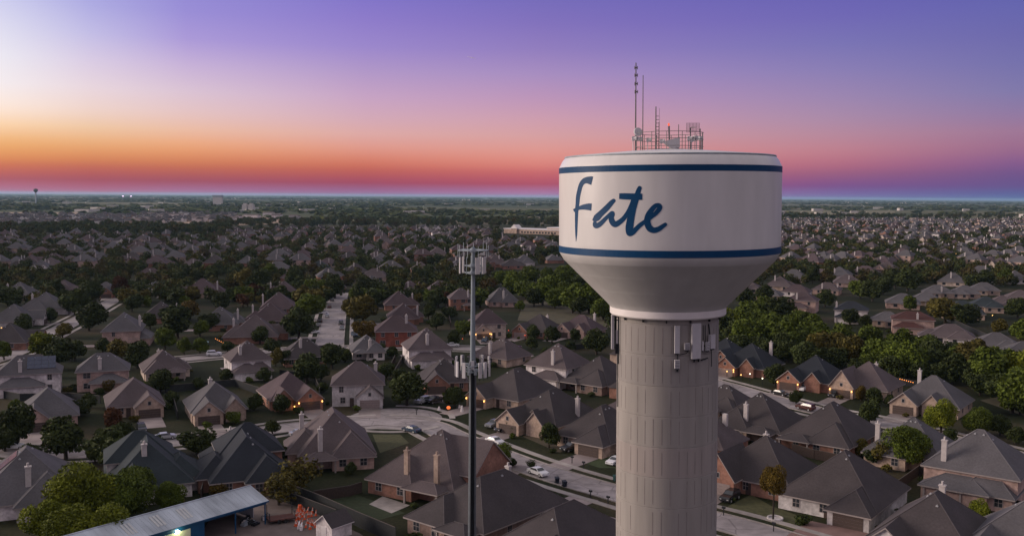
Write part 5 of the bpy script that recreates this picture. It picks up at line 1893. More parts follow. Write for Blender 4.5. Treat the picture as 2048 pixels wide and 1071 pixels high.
car(823, 859, 140, 'sedan', 'blue', 'dark blue sedan parked by the turning circle kerb')
car(846, 802, -130, 'suv', 'silver', 'silver suv parked on the drive beside a black pickup')
car(870, 801, -130, 'pickup', 'black', 'black pickup parked on the drive beside a silver suv')
car(991, 849, -128, 'pickup', 'grey', 'dark grey pickup on the drive of the dormered house')
car(1006, 857, -128, 'sedan', 'black', 'black sedan beside the dark grey pickup on a drive')
car(990, 882, -50, 'sedan', 'white', 'white sedan parked in the street by the cell pole')
car(1076, 944, -52, 'sedan', 'white', 'white car parked at the kerb behind the dark roof')
car(1142, 896, -142, 'suv', 'black', 'black suv on the drive left of the tower column')
car(1231, 922, -130, 'sedan', 'white', 'white sedan half hidden by the tower column')
car(1607, 777, -128, 'suv', 'white', 'white suv on the drive of the lamp lit house')
car(1668, 789, -128, 'suv', 'black', 'black suv before the steep stone gable')
car(1460, 994, -128, 'suv', 'black', 'black suv before the white garage right of the column')
car(1611, 815, 128, 'suv', 'red', 'dark red suv in the street behind the roofs')
car(654, 632, 100, 'sedan', 'silver', 'silver sedan on the left kerb of the middle street')
car(659, 613, 100, 'sedan', 'red', 'dark red sedan farthest up the middle street')
car(682, 646, -80, 'suv', 'black', 'black suv on the right kerb of the middle street')
car(684, 656, -80, 'sedan', 'grey', 'dark grey sedan on the right kerb of the middle street')
car(709, 670, -70, 'suv', 'blue', 'dark blue suv near the end of the middle street')
car(637, 650, 100, 'sedan', 'grey', 'dark grey sedan under the dark tree by the middle street')
car(628, 664, 20, 'sedan', 'white', 'white sedan on a drive off the middle street')
car(107, 678, 100, 'sedan', 'silver', 'silver sedan in the left street before bright bushes')
car(200, 613, 100, 'sedan', 'white', 'white sedan up the left street under dark trees')
car(162, 553, 0, 'suv', 'white', 'white suv far left by the cross road')
car(970, 681, -100, 'suv', 'blue', 'dark blue suv on a drive right behind the cell pole')
car(312, 566, 5, 'sedan', 'silver', 'silver sedan on the far left cross road')

car(664, 600, 100, 'suv', 'grey', 'dark grey suv at the far top of the middle street')
car(640, 642, 100, 'suv', 'black', 'black suv at the left kerb near the yellow lamp')
car(646, 625, 15, 'sedan', 'white', 'white sedan pulled onto a drive of the middle street')
car(695, 625, -75, 'sedan', 'silver', 'silver sedan below the olive trees of the middle street')
car(330, 873, 25, 'sedan', 'silver', 'silver sedan in the near left street between dark trees')
car(25, 893, 20, 'sedan', 'white', 'white sedan at the kerb near the left frame edge')
car(283, 858, -62, 'suv', 'black', 'black suv beside the white arched garage drive')
car(1200, 886, -128, 'sedan', 'grey', 'dark grey sedan close to the garage left of the column')
car(1560, 786, -52, 'sedan', 'black', 'black sedan parked in the street right of the column')
car(1735, 833, -52, 'sedan', 'silver', 'silver sedan in the street beside the dark round tree')
car(600, 866, 30, 'sedan', 'silver', 'silver sedan in the near street left of the hip roof')
car(905, 690, 0, 'sedan', 'white', 'white sedan on the pale drive left of the cell pole')
car(1030, 694, 5, 'sedan', 'red', 'dark red sedan in the middle cross street')
car(428, 708, 15, 'suv', 'white', 'white suv in the cross street left of the middle street')

# ------------------------------------------------------------------ bins, mailboxes, lamps, fences
M_BINN = mat('bin_navy', (.012, .016, .03), .5, .1)
M_BING = mat('bin_green', (.012, .05, .05), .5, .1)


def bin_(px, py, m, label):
    g = P(px, py)
    root = tag(empty('wheelie_bin', (g.x, g.y, .05), rng.uniform(-.5, .5)), label, 'bin', 'wheelie bins at the kerb')
    q = MB()
    q.poly([(-.3, -.34, .1), (.3, -.34, .1), (.36, -.42, 1.05), (-.36, -.42, 1.05)])
    q.poly([(.3, -.34, .1), (.3, .34, .1), (.36, .42, 1.05), (.36, -.42, 1.05)])
    q.poly([(.3, .34, .1), (-.3, .34, .1), (-.36, .42, 1.05), (.36, .42, 1.05)])
    q.poly([(-.3, .34, .1), (-.3, -.34, .1), (-.36, -.42, 1.05), (-.36, .42, 1.05)])
    q.build('body', m, root)
    q = MB()
    T = Matrix.Translation((0, .4, 1.06)) @ Matrix.Rotation(.25, 4, 'X')
    q.box(-.39, .39, -.86, .04, 0, .09, 0, T)
    q.build('lid', m, root)
    for s in (-1, 1):
        q = MB()
        q.cyl((s * .3, .36, .13), (s * .38, .36, .13), .13, n=10)
        q.build('wheel', M_RUBBER, root)


bin_(1114, 966, M_BINN, 'navy wheelie bin nearer the white parked car')
bin_(1129, 973, M_BINN, 'navy wheelie bin beside another at the kerb corner')
bin_(1231, 962, M_BING, 'dark green wheelie bin touching the tower column edge')
bin_(50, 686, M_BINN, 'navy wheelie bin standing in the left street')
bin_(1752, 992, M_BINN, 'blue wheelie bin behind the stone house side fence')


def mailbox(px, py, label):
    g = P(px, py)
    root = tag(empty('mailbox', (g.x, g.y, .05), math.radians(-40)), label, 'mailbox', 'mailboxes along the kerb')
    q = MB()
    q.box(-.06, .06, -.06, .06, 0, 1.15)
    q.build('post', M_BLACK, root)
    q = MB()
    q.cyl((-.28, 0, 1.3), (.28, 0, 1.3), .17, n=10)
    q.box(-.28, .28, -.17, .17, 1.13, 1.3)
    q.build('box', M_BLACK, root)


mailbox(1144, 926, 'black mailbox across the street from the wheelie bins')
mailbox(1167, 937, 'black mailbox nearer the white sedan at the column')
mailbox(1181, 996, 'black mailbox on the near kerb left of its twin')
mailbox(1216, 1008, 'black mailbox close to the tower column')
mailbox(1547, 1062, 'black mailbox before the lawn with the autumn tree')
mailbox(1447, 1030, 'black mailbox at the right edge of the column')
mailbox(833, 829, 'black mailbox at the turning circle')


def lamp_post(px, py, label, hgt=5.0, m=M_LAMP):
    g = P(px, py, hgt)
    root = tag(empty('post_lamp', (g.x, g.y, 0)), label, 'street lamp', 'lit street lamps')  # low ones are porch, path and garage lamps, on an added post
    q = MB()
    q.cyl((0, 0, 0), (0, 0, hgt - .2), .08, .06, n=8)
    q.build('post', M_BLACK, root)
    q = MB()
    q.ball((0, 0, hgt), .17, n=10)
    q.build('lantern', m, root)


lamp_post(580, 653, 'lit yellow street lamp before a dark tree, middle street')
lamp_post(589, 637, 'small white street lamp above the yellow one', 5, M_LAMPW)
lamp_post(1985, 630, 'bright orange street lamp near the right edge')
lamp_post(750, 778, 'white lantern beside the tall pale stone house', 3, M_LAMPW)
lamp_post(839, 487, 'orange lamp far off among houses left of the pole', 6)
lamp_post(1912, 507, 'small orange lamp far right among the trees', 6)
lamp_post(1525, 756, 'small white garden lamp right of the column', 2, M_LAMPW)
lamp_post(1552, 762, 'small warm garden lamp before the lamp lit house', 1.5)
lamp_post(1588, 768, 'low warm lamp beside the white suv', 1.5)
lamp_post(1575, 754, 'warm porch lamp left of the white suv', 2.5)
lamp_post(1454, 742, 'warm path lamp nearest the column', 1.6)
lamp_post(1467, 743, 'warm path lamp second from the column', 1.6)
lamp_post(1482, 749, 'warm path lamp third from the column', 1.6)
lamp_post(1500, 747, 'white lamp over the lit drive', 2.2, M_LAMPW)
lamp_post(1664, 773, 'warm lamp left of the steep stone gable', 2.4)
lamp_post(980, 667, 'warm porch lamp right behind the cell pole', 2.2)
lamp_post(932, 610, 'warm patio lamp behind the cell pole', 2.2)
lamp_post(1005, 827, 'yellow lamp under the arched gable', 2.4)
lamp_post(589, 812, 'amber lamp low beside the round bush', 1.0)
lamp_post(1017, 660, 'red lamp on the left of the brick garage', 2.2, M_LAMPR)
lamp_post(1050, 670, 'red lamp on the right of the brick garage', 2.2, M_LAMPR)
lamp_post(925, 677, 'red low lamp before the tree at the pole', 1.0, M_LAMPR)
lamp_post(3, 655, 'warm lamp at the left frame edge', 2.5)
lamp_post(94, 634, 'small warm lamp by the stone gables', 2)
lamp_post(1743, 1000, 'tall thin white lamp beside the blue bin', 3, M_LAMPW) if False else None


def light(name, loc, e, col, r=.3):
    d = bpy.data.lights.new(name, 'POINT')
    d.energy = e * .7
    d.color = col
    d.shadow_soft_size = r
    o = bpy.data.objects.new(name, d)
    COL.objects.link(o)
    o.location = loc


for (root, p) in LAMPS:
    T = Matrix.Translation(root.location) @ Matrix.Rotation(root.rotation_euler.z, 4, 'Z')
    light('garage_light', T @ Vector(p), 22, (1, .5, .16))
for (px, py, h, e, cl) in ((1500, 748, 2.0, 60, (1, .75, .4)), (1664, 774, 2.2, 25, (1, .6, .2)), (980, 668, 2, 25, (1, .5, .15)), (932, 611, 2.2, 30, (1, .5, .15)), (1005, 829, 2.2, 20, (1, .6, .15)), (589, 813, .8, 20, (1, .5, .1)), (1468, 744, 1.6, 25, (1, .6, .25)), (580, 654, 4.6, 40, (1, .7, .2)), (1985, 631, 4.6, 60, (1, .45, .1)), (1017, 661, 2, 12, (1, .1, .05)), (1050, 671, 2, 12, (1, .1, .05)), (1576, 756, 2.2, 30, (1, .5, .1)), (897, 818, .8, 8, (1, .3, .05))):
    g = P(px, py, h)
    g.y -= .5
    light('lamp_light', g, e, cl)


def fence(pts, label, m=M_FENCE, h=1.9, z0=0):
    w = [P(*q) for q in pts]
    c = w[0]
    root = tag(empty('garden_fence', (c.x, c.y, 0)), label, 'fence', 'garden fences')
    q = MB()
    p_ = MB()
    r_ = MB()
    for a, b in zip(w, w[1:]):
        a, b = a - c, b - c
        d = (b - a)
        n = max(1, int(d.length / 2.4))
        T = Matrix.Translation((a.x, a.y, 0)) @ Matrix.Rotation(math.atan2(d.y, d.x), 4, 'Z')
        k = d.length / n
        x = 0
        while x < d.length:
            q.box(x, x + .34, -.025, .025, .05, h + rng.uniform(-.02, .02), 0, T)
            x += .355
        for i in range(n + 1):
            p_.box(i * k - .06, i * k + .06, .03, .14, 0, h + .05, 0, T)
        r_.box(0, d.length, -.06, .06, h + .03, h + .09, 0, T)
    q.build('boards', m, root)
    p_.build('fence_posts', m, root)
    r_.build('cap_rail', mat('fence_rail', (.09, .075, .066), .8, .1), root)


fence([(556, 985), (640, 1018), (720, 1055), (790, 1085)], 'long dark fence behind the cone pile and small shed', M_FENCED, 2.4)
fence([(538, 994), (600, 1014), (672, 1042)], 'second dark fence line just behind the cones', M_FENCED, 1.9)
fence([(628, 1003), (700, 992), (722, 985)], 'wooden fence between two dark back lawns')
fence([(402, 1000), (418, 945)], 'short fence between the teal and navy roofed houses')
fence([(1583, 905), (1625, 917), (1690, 930)], 'brown fence before the bay windowed house')
fence([(1885, 976), (1960, 1000), (2060, 1032)], 'long dark green fence behind the pink two storey house', M_FENCED, 2.0)
fence([(1446, 868), (1478, 878), (1545, 862)], 'fence behind the white porch right of the column')
fence([(1760, 960), (1790, 985), (1838, 950), (1900, 972)], 'fence round the garden beside the stone house')
fence([(0, 795), (40, 802), (140, 800), (200, 806)], 'dark fence below the white two storey house', M_FENCED)
fence([(345, 800), (355, 838)], 'dark fence between two garages, left', M_FENCED)
fence([(330, 785), (470, 772), (520, 790)], 'dark fence behind the pale grey house', M_FENCED)
fence([(640, 790), (628, 762), (560, 752)], 'dark fence left of the tall pale stone house', M_FENCED)
fence([(785, 760), (806, 722), (900, 712)], 'dark fence below the big rear chimney', M_FENCED)
fence([(902, 655), (886, 590)], 'thin garden fence running away left of the pole')
fence([(790, 722), (778, 748)], 'short pale fence below the grey roof')
fence([(1150, 700), (1215, 690)], 'dark fence below the green belt meadow', M_FENCED)
fence([(1700, 742), (1790, 768), (1832, 775)], 'dark fence between garden and green belt', M_FENCED)
fence([(1890, 640), (2000, 690), (2060, 712)], 'dark fence behind the wide white house', M_FENCED)

# ------------------------------------------------------------------ the blue yard shed, bottom left
M_TIN = mat('tin_roof', (.36, .40, .45), .5, .07, 1.2, metal=.15, spec=.5, stretch=(1, .12, 1), scale2=.3)
M_BLUEW = mat('blue_sheeting', (.006, .06, .15), .5, .12, 1)
M_LITD = mat('lit_white_door', (.60, .60, .45), .6, .05)
e0, e1 = P(532, 999, 3.9), P(288, 1070, 3.9)
ax = (e1 - e0)
ax.z = 0
LB = 34.0
ang = math.atan2(ax.y, ax.x)
shed = empty('metal_shed', (e0.x, e0.y, 0), ang)
tag(shed, 'long blue sheet metal building with a grey tin roof and open bay', 'shed')
WB = 8.6            # local +x along the shed to the bottom left, local -y is away from us
yb = -WB
q = MB()
rz, ez = 5.35, 3.9
pts = [(-.3, .35, ez - .1), (LB, .35, ez - .1), (LB, yb / 2, rz), (-.3, yb / 2, rz), (LB, yb - .35, ez - .1), (-.3, yb - .35, ez - .1)]
q.poly([pts[0], pts[3], pts[2], pts[1]])
q.poly([pts[3], pts[5], pts[4], pts[2]])
q.poly([(p[0], p[1], p[2] - .14) for p in (pts[0], pts[1], pts[2], pts[3])], 1)
q.poly([(p[0], p[1], p[2] - .14) for p in (pts[3], pts[2], pts[4], pts[5])], 1)
k = 0.0
while k < LB - .2:      # standing seams
    for a, b in ((pts[0], pts[3]), (pts[5], pts[3])):
        q.cyl((k, a[1], a[2]), (k, b[1], b[2]), .025, n=4)
    k += .75
for y, z in ((.35, ez - .1), (yb - .35, ez - .1)):
    q.box(-.3, LB, y - .02, y + .02, z - .2, z + .01, 2)
for s in (0, 1):
    a = (.35, ez - .1) if s == 0 else (yb - .35, ez - .1)
    q.poly([(-.32, a[0], a[1] - .18), (-.32, yb / 2, rz - .18), (-.32, yb / 2, rz + .02), (-.32, a[0], a[1] + .02)], 1)
q.cyl((-.3, yb / 2, rz + .03), (LB, yb / 2, rz + .03), .1, n=6)
q.build('roof', [M_TIN, M_WHITE, M_BLUEW], shed)
for k, x in enumerate((12.6, 17.0, 21.5)):
    q = MB()
    for j in range(3):
        T = Matrix.Translation((x + j * .55, yb * .25, (rz + ez) / 2 - .02)) @ Matrix.Rotation(-math.atan2(rz - ez + .1, WB / 2), 4, 'X')
        q.box(-.18, .18, -1.3, 1.3, .06, .09, 0, T)
    q.build('roof_light', mat('roof_light', (.45, .46, .46), .5, .1), shed)
BAY = 11.2
q = MB()
q.box(BAY, LB, -.10, 0, 0, ez - .15)
q.box(BAY, BAY + .1, yb, -.12, 0, ez - .15)
q.box(0, LB, yb, yb + .1, 0, ez - .15)
q.box(-.05, BAY, -.12, .0, ez - .65, ez - .15)
q.build('wall', M_BLUEW, shed)
q = MB()
q.box(-.02, .06, yb, yb + WB * .62, .3, ez - .2)
q.build('end_panel', mat('pale_sheeting', (.36, .38, .42), .6, .1, 1, stretch=(1, 6, 1)), shed)
for x in (.05, 5.6):
    q = MB()
    q.box(x, x + .16, -.18, -.02, 0, ez - .6)
    q.build('post', M_BLUEW, shed)
q = MB()
q.box(13.6, 18.0, 0.0, .06, 0, 3.0)
q.build('door', M_LITD, shed)
q = MB()
q.box(15.6, 16.0, .02, .4, 3.10, 3.26)
lo = q.build('lamp', mat('flood_lamp', (1, 1, .9), .3, .05, emit=(.95, 1, .75), estr=25), shed)
T = Matrix.Translation(shed.location) @ Matrix.Rotation(ang, 4, 'Z')
light('flood_light', T @ Vector((15.8, .75, 3.1)), 90, (.9, 1, .5), .1)
# the yard
patch('yard', [(400, 1071), (430, 1020), (520, 985), (600, 1012), (720, 1066), (800, 1130), (300, 1150)], mat('yard_dirt', (.15, .118, .11), .95, .22, .4, scale2=.08), .022)
M_CONE = mat('cone_orange', (.62, .10, .03), .5, .1)
M_CONEW = mat('cone_band', (.6, .55, .52), .4, .1)
cone0 = None
cn = 0
for k in range(34):
    px, py = 590 + rng.uniform(0, 46), 0
    py = rng.uniform(1022, 1058) + (px - 612) * .25
    g = P(px, py)
    if cone0 is None:
        cone0 = empty('traffic_cone', (g.x, g.y, .03))
        q = MB()
        q.box(-.2, .2, -.2, .2, 0, .05)
        q.cyl((0, 0, .05), (0, 0, .95), .17, .05, n=10)
        q.build('body', M_CONE, cone0)
        q = MB()
        q.cyl((0, 0, .42), (0, 0, .58), .128, .105, n=10, cap=False)
        q.cyl((0, 0, .68), (0, 0, .78), .095, .08, n=10, cap=False)
        q.build('reflective_band', M_CONEW, cone0)
        o = cone0
    else:
        o = copy_tree(cone0)
        o.location = (g.x, g.y, .03)
        o.rotation_euler = (rng.uniform(-.25, .25), rng.uniform(-.25, .25), rng.uniform(0, 3))
    tag(o, 'orange traffic cone crowded in the pile in the yard', 'traffic cone', 'orange traffic cones piled in the yard')
g = P(600, 1022)
br = tag(empty('traffic_barrel', (g.x, g.y, .03)), 'orange and white traffic barrel behind the cone pile', 'barrel')
q = MB()
q.cyl((0, 0, 0), (0, 0, 1.1), .34, .27, n=14)
q.build('body', M_CONE, br)
q = MB()
for z in (.3, .65):
    q.cyl((0, 0, z), (0, 0, z + .15), .335 - z * .06, .33 - z * .07, n=14, cap=False)
q.build('reflective_band', M_CONEW, br)
# flat trailer
g = P(562, 1042)
tr = tag(empty('flat_trailer', (g.x, g.y, .03), math.radians(25)), 'dark brown flat trailer with tall end posts in the yard', 'trailer')
q = MB()
q.box(-2.1, 2.1, -1.2, 1.2, .55, .72)
q.build('deck', mat('trailer_deck', (.09, .035, .028), .8, .2, 2), tr)
for x in (-2.0, 2.0):
    q = MB()
    for y in (-1.15, 1.15):
        q.box(x - .05, x + .05, y - .05, y + .05, .5, 2.6 if y > 0 else 1.9)
    q.box(x - .04, x + .04, -1.1, 1.1, 1.5, 1.58)
    q.build('end_frame', M_BLACK, tr)
for x in (-.5, .5):
    for s in (-1, 1):
        q = MB()
        q.cyl((x, s * 1.0, .35), (x, s * 1.22, .35), .35, n=12)
        q.build('wheel', M_RUBBER, tr)
# small shed
g = P(668, 1070)
sh = tag(empty('garden_shed', (g.x, g.y, 0), math.radians(-38)), 'small pale shed with a dark gable roof beside the cones', 'shed')
q = MB()
wall_block(q, 0, 0, 3.6, 4.0, 2.2, .8, 'gable_y')
q.build('wall', WM_['white'], sh)
q = MB()
roof_block(q, 0, 0, 3.6, 4.0, 2.2, .8, 'gable_y', .3, .12)
q.build('roof', [RM_['dark'], M_WHITE], sh)
q = MB()
q.box(-.55, .55, -2.06, -1.98, .05, 1.95)
q.build('door', M_WHITE, sh)
add_window(sh, (-1.8, .3, 1.3), PI / 2, .6, .7, 1)
# white barrier blocks and scrap in the bay
for k, (px, py, an) in enumerate(((598, 1054, .5), (603, 1057, .5))):
    g = P(px, py)
    q = MB()
    q.box(-.9, .9, -.2, .2, 0, .3)
    q.box(-.9, .9, -.1, .1, .3, .7)
    o = q.build('barrier_block', M_WHITE, None, (g.x, g.y, .03))
    o.rotation_euler.z = an + 1.2
    tag(o, 'white plastic barrier block lying before the cone pile', 'barrier', 'white barrier blocks')
for k in range(9):
    px, py = rng.uniform(488, 545), rng.uniform(1036, 1056)
    g = P(px, py)
    q = MB()
    a, b, c = rng.uniform(.2, .9), rng.uniform(.2, .6), rng.uniform(.2, .7)
    q.box(-a, a, -b, b, 0, c)
    q.box(-a * .6, a * .5, -b * .7, b * .6, c, c * 1.5)
    q.cyl((-a, 0, c), (a * .8, b, c * 1.9), .05, n=6)
    o = q.build('scrap_crate', (M_BLACK, M_STEEL, M_FENCED, M_WHITE, M_BLACK)[k % 5], None, (g.x, g.y, .03))
    o.rotation_euler.z = rng.uniform(0, 3)
    tag(o, 'piece of dark scrap stacked by the open bay', 'scrap', 'scrap by the open bay')
g = P(640, 1040)
# lawn things
g = P(405, 688)
tp = tag(empty('trampoline', (g.x, g.y, 0)), 'pale blue round trampoline on a back lawn', 'trampoline')
q = MB()
q.lathe([(0, .8), (1.9, .8), (2.1, .86), (2.1, .78)], 24)
q.build('mat', mat('trampoline_mat', (.22, .36, .44), .6, .1), tp)
for k in range(6):
    q = MB()
    t = 2 * PI * k / 6
    q.cyl((2 * math.cos(t), 2 * math.sin(t), 0), (2 * math.cos(t), 2 * math.sin(t), .8), .04, n=5)
    q.build('leg', M_STEEL, tp)
g = P(897, 818)
pk = tag(empty('pumpkin_decoration', (g.x, g.y, 0)), 'glowing orange pumpkin decoration on the front lawn', 'decoration')
q = MB()
q.ball((0, 0, .45), .5, n=12, sc=(1, 1, .85))
q.build('body', mat('glowing_pumpkin', (.6, .12, .03), .6, .1, emit=(1, .22, .06), estr=1.0), pk)
q = MB()
q.cyl((0, 0, .8), (.05, 0, 1.05), .07, .05, n=6)
q.build('stem', M_BARK, pk)
for px, py, h, lb in ((924, 823, 1.6, 'white ghost figure on the lawn beside the pumpkin'), (878, 820, 1.0, 'small white ghost figure left of the pumpkin'), (919, 815, .8, 'white skull ornament behind the ghost figure')):
    g = P(px, py)
    q = MB()
    q.v = []
    i0 = 0
    prof = [(.42, 0), (.36, h * .35), (.27, h * .62), (.2, h * .72), (.24, h * .82), (.2, h * .94), (0.02, h)]
    q.lathe(prof, 12)
    o = q.build('lawn_figure', M_WHITE, None, (g.x, g.y, 0), smooth=True)
    tag(o, lb, 'decoration')
# string lights, right
for nm, a, b, n, zh, lb in (('string_lights', (1800, 756), (1826, 763), 7, 2.6, 'string of orange bulbs beside the grey roofed stone house'),
                            ('string_lights', (431, 676), (450, 686), 6, 2.4, 'string of orange bulbs along a patio roof at the left')):
    A, B = P(*a, zh), P(*b, zh)
    root = tag(empty(nm, A), lb, 'string lights')
    q = MB()
    for e in (A, B):
        q.cyl((e.x - A.x, e.y - A.y, -zh), (e.x - A.x, e.y - A.y, .1), .05, n=6)
    q.cyl((0, 0, 0), B - A, .02, n=4)
    q.build('wire', M_BLACK, root)
    for k in range(n):
        q = MB()
        c = (B - A) * (k / (n - 1))
        q.ball((c.x, c.y, c.z - .15), .12, n=8)
        q.build('bulb', mat('orange_bulb', (1, .4, .1), .4, .05, emit=(1, .3, .06), estr=2.2), root)
# planting ring round the autumn tree, lawn toys
g = P(1550, 1037)
q = MB()
q.lathe([(1.3, 0), (1.3, .32), (1.05, .32), (1.05, .1), (0, .12)], 20)
tag(q.build('tree_ring', WM_['stone'], None, (g.x, g.y, 0)), 'round stone planting ring under the autumn tree', 'planting ring')
patch('lawn', [(1455, 1012), (1502, 988), (1545, 1012), (1620, 1038), (1590, 1062)], mat('lawn_green', (.06, .06, .026), .95, .25, 1.2), .016)
patch('lawn', [(1045, 872), (1085, 845), (1150, 888), (1120, 905)], mat('lawn_dry', (.065, .052, .034), .95, .25, 1.2), .016)
patch('lawn', [(1160, 922), (1200, 898), (1235, 908), (1235, 935), (1200, 935)], mat('lawn_fresh', (.035, .05, .02), .95, .25, 1.2), .016)
patch('lawn', [(640, 1000), (705, 985), (810, 1025), (735, 1045)], mat('lawn_deep', (.026, .036, .016), .95, .25, 1.2), .016)
patch('lawn', [(745, 868), (800, 868), (818, 885), (760, 905)], MATS['lawn_green'], .017)
patch('patio', [(738, 1008), (765, 992), (820, 1010), (783, 1026)], M_CONC, .06)
patch('patio', [(818, 1048), (835, 1040), (870, 1062), (840, 1085)], M_CONC, .06)

# ------------------------------------------------------------------ far landmarks
gA, gB = P(1006, 466), P(1118, 470)
an = math.atan2(gB.y - gA.y, gB.x - gA.x)
Ls = (gB - gA).length * 1.6
sc_ = tag(empty('school', gA, an), 'long low brick school building with a flat white roof edge', 'school')
q = MB()
q.box(0, Ls, 2, 34, 0, 6)
q.box(Ls * .45, Ls, 10, 44, 0, 8.5)
q.box(14, 24, 0, 8, 0, 7)
q.build('wall', WM_['tan'], sc_)
q = MB()
q.box(-.5, Ls + .5, 1.5, 34.5, 6.01, 7.0)
q.box(Ls * .45 - .5, Ls + .5, 9.5, 44.5, 8.51, 9.6)
q.build('roof', M_WHITE, sc_)
q = MB()
q.poly([(13, -.6, 7), (25, -.6, 7), (19, -.6, 12.5)])
q.poly([(13, -.6, 7), (19, -.6, 12.5), (19, 12, 12.5), (13, 12, 7)])
q.poly([(25, -.6, 7), (25, 12, 7), (19, 12, 12.5), (19, -.6, 12.5)])
q.build('entrance_gable', M_WHITE, sc_)
q = MB()
for k in range(12):
    q.box(30 + k * 5, 33 + k * 5, 1.9, 1.99, 1.2, 3.4)
q.build('window_row', M_PANE, sc_)
v = P(72, 408)
D2 = v.y
zt_ = 52 + (386 - 383) / FPX * D2 + 14
wt = tag(empty('water_tower', (v.x, v.y, 0)), 'tiny far water tower standing on the left horizon', 'water tower')
q = MB()
q.cyl((0, 0, 0), (0, 0, 60), 3.2, 2.6, n=12)
q.build('column', M_STEEL, wt)
q = MB()
q.lathe([(3, 52), (9, 58), (10, 63), (8, 68), (0, 70)], 20)
q.build('tank', mat('far_tank_paint', (.10, .09, .10), .6, .1), wt)
v = P(436, 409)
hb = tag(empty('tall_building', (v.x, v.y, 0), -.1), 'tall pale block with a dark flat top on the far plain', 'building')
q = MB()
q.box(-22, 22, -9, 9, 0, 36)
q.build('wall', M_PALEW[0], hb)
q = MB()
q.box(-24, 24, -10, 10, 36.01, 46)
q.build('roof', M_STEEL, hb)
v = P(499, 423)
hb = tag(empty('mill_building', (v.x, v.y, 0), -.1), 'pale twin block building with bright lamps on the plain', 'building')
q = MB()
for x in (-13, 6):
    q.box(x - 7, x + 7, -8, 8, 0, 21)
    q.box(x - 4, x + 4, -6, 6, 21, 25)
q.box(-34, 40, -6, 10, 0, 5)
q.build('wall', M_PALEW[0], hb)
for x in (-8, 0, 6):
    q = MB()
    q.ball((x, -9.5, 4), 1.0, n=6)
    q.build('lamp', M_LAMPW, hb)
M_STAD = mat('stadium_lamp', (1, .8, 1), .4, .05, emit=(1, .66, 1), estr=2.2)
for px in (246, 262):
    v = P(px, 404)
    root = tag(empty('stadium_light', (v.x, v.y, 0)), 'bright violet white stadium light on the left horizon', 'stadium light', 'stadium lights far left')
    q = MB()
    q.cyl((0, 0, 0), (0, 0, 36), .8, n=6)
    q.build('post', M_STEEL, root)
    q = MB()
    q.box(-4, 4, -1, 1, 33, 37)
    q.build('lamp', M_STAD, root)
q = MB()
for k in range(130):
    px = rng.uniform(0, 2048)
    py = 396 + (px / 2048) * 13 + rng.random() ** 2 * 26
    v = P(px, py)
    s = v.y / FPX * rng.uniform(.18, .42)
    q.ball((v.x, v.y, 9 + rng.uniform(0, 5)), s, n=6)
for px, n in ((935, 9), (1700, 4), (1725, 4), (1805, 5), (300, 5), (470, 5)):
    for k in range(n):
        v = P(px + rng.uniform(-10, 10), 396 + px / 2048 * 13 + rng.uniform(-1, 2))
        q.ball((v.x, v.y, 12), v.y / FPX * .42, n=6)
kind(q.build('distant_town_lights', mat('town_lamp', (1, .8, .6), .4, .05, emit=(1, .82, .85), estr=.8)), 'stuff')
q = MB()
for k in range(46):
    px = rng.uniform(0, 2048)
    py = 402 + (px / 2048) * 12 + rng.random() * 22
    v = P(px, py)
    T = Matrix.Translation((v.x, v.y, 0)) @ Matrix.Rotation(rng.uniform(-.5, .5), 4, 'Z')
    w = rng.uniform(8, 26)
    q.box(-w, w, -8, 8, 0, rng.uniform(6, 11), 0, T)
kind(q.build('distant_town', [M_PALEW[0]]), 'stuff')
# the short trail of an aircraft
v1 = RM @ Vector(((935 - 1024) / FPX, -(111 - 535.5) / FPX, -1))
v2 = RM @ Vector(((953 - 1024) / FPX, -(115 - 535.5) / FPX, -1))
A, B = v1 / v1.y * 42000, v2 / v2.y * 42000
q = MB()
q.cyl(A, A.lerp(B, .5), 4, 13, n=8)
q.cyl(A.lerp(B, .5), B, 13, 2, n=8)
cm_ = mat('contrail_vapour', (.95, .93, .95), .9, .02)
ct = cm_.node_tree
tl = ct.nodes.new('ShaderNodeBsdfTranslucent')
tl.inputs[0].default_value = (.95, .93, .95, 1)
ct.links.new(tl.outputs[0], ct.nodes['Material Output'].inputs['Surface'])
tag(q.build('contrail', cm_, None, None), 'short pale aircraft trail high in the violet sky', 'contrail')

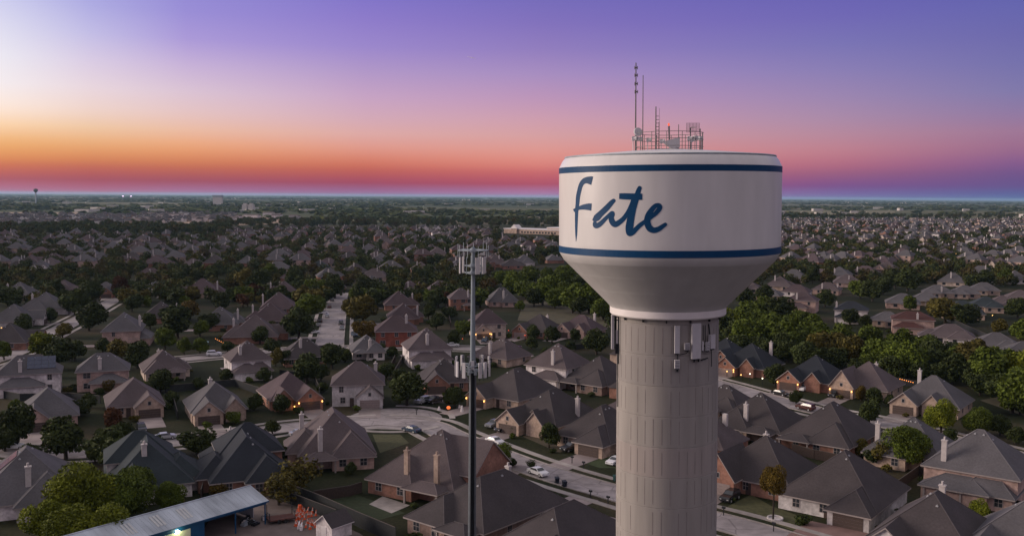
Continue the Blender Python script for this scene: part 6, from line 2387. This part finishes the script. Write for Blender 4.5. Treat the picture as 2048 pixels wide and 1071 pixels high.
# ------------------------------------------------------------------ shrubs at the walls
SHRUB = {k: quads('leaves', leaf_quads(420, .17, 7, 90 + i), LEAF[k]) for i, k in enumerate(('dark', 'green', 'olive'))}
sr = random.Random(3)
for o in [o for o in COL.objects if o.name.split('.')[0] == 'house' and o.get('label')]:
    d0 = o.location.xy.length
    if d0 > 420 or len(o['label'].split()) > 10:
        continue
    ws = [c for c in o.children if c.name.startswith('wall') and c.data and 'lamp' not in c.name][0]
    xs = [v.co.x for v in ws.data.vertices]
    ys = [v.co.y for v in ws.data.vertices]
    T = Matrix.Translation(o.location) @ Matrix.Rotation(o.rotation_euler.z, 4, 'Z')
    for nm, lx, ly in (('low round shrub at the back of the ', sr.uniform(.1, .9), 1.12), ('low dark shrub in front of the ', sr.uniform(.15, .5), -.12), ('low shrub at the side of the ', sr.choice((-.1, 1.1)), sr.uniform(.2, .8))):
        x = min(xs) + (max(xs) - min(xs)) * lx
        y = min(ys) + (max(ys) - min(ys)) * ly
        p = T @ Vector((x, y, 0))
        if not -30 < PIX(p.x, p.y)[0] < 2080 or PIX(p.x, p.y)[1] > 1090:
            continue
        b = link('shrub', SHRUB[sr.choice(('dark', 'dark', 'green', 'olive'))], None, (p.x, p.y, .5))
        k = sr.uniform(.7, 1.7)
        b.scale = (k, k, k * .8)
        b.location.z = k * .6
        b.rotation_euler.z = sr.uniform(0, 6)
        tag(b, (nm + o['label']), 'shrub', 'shrubs by the house walls')
        b['label'] = ' '.join(b['label'].split()[:16])
# ------------------------------------------------------------------ words for the trees
CW = {'bright': 'bright yellow green', 'green': 'green', 'dark': 'dark green', 'olive': 'olive green', 'autumn': 'golden autumn', 'rust': 'rust brown'}
seen = {}
names_ = [(h[0], h[1], h[2]) for h in HOUSES if h[2]]
for root, x, y, r, kc, asp, fine in TREES:
    d0 = math.hypot(x, y)
    best = sorted(names_, key=lambda h: (h[0] - x) ** 2 + (h[1] - y) ** 2)[:4]
    done = False
    size = 'tall ' if r > 5 else ('small ' if r < 2.4 else '')
    if fine == 3:
        size = 'thin leaved '
    for hx, hy, hl in best:
        if math.hypot(hx - x, hy - y) > 60:
            continue
        px, _ = PIX(x, y)
        hpx, _ = PIX(hx, hy)
        dd = math.hypot(hx, hy) - d0
        m_ = d0 / FPX
        lat = (px - hpx) * m_
        if abs(lat) > abs(dd):
            rel = 'left of the' if lat < 0 else 'right of the'
        else:
            rel = 'in front of the' if dd > 0 else 'behind the'
        w = (size + CW[kc] + ' tree ' + rel + ' ' + hl).split()
        w = w[:16]
        lb = ' '.join(w)
        if lb not in seen:
            done = True
            break
    if not done:
        px, py = PIX(x, y)
        zone = 'far left' if px < 480 else ('left of the cell pole' if px < 945 else ('between pole and tower' if px < 1330 else ('right of the tower' if px < 1760 else 'far right')))
        far = 'distant ' if d0 > 430 else ''
        lb = f'{far}{size}{CW[kc]} tree among its like {zone}'
        seen.setdefault(lb, [])
        seen[lb].append(root)
        root['group'] = f'{far}trees {zone}'
    else:
        seen[lb] = [root]
    root['label'] = lb

# ------------------------------------------------------------------ the evening air
hm = bpy.data.materials.new('evening_haze')
hm.use_nodes = True
ht = hm.node_tree
ht.nodes.clear()
ho = ht.nodes.new('ShaderNodeOutputMaterial')
hv = ht.nodes.new('ShaderNodeVolumePrincipled')
hv.inputs['Color'].default_value = (.46, .74, 1.0, 1)
hv.inputs['Density'].default_value = 2.5e-5
hv.inputs['Anisotropy'].default_value = .2
ht.links.new(hv.outputs[0], ho.inputs['Volume'])
q = MB()
q.box(-46000, 46000, -46000, 46000, -1.0, 76.0)
hz = q.build('haze', hm)
kind(hz, 'stuff')
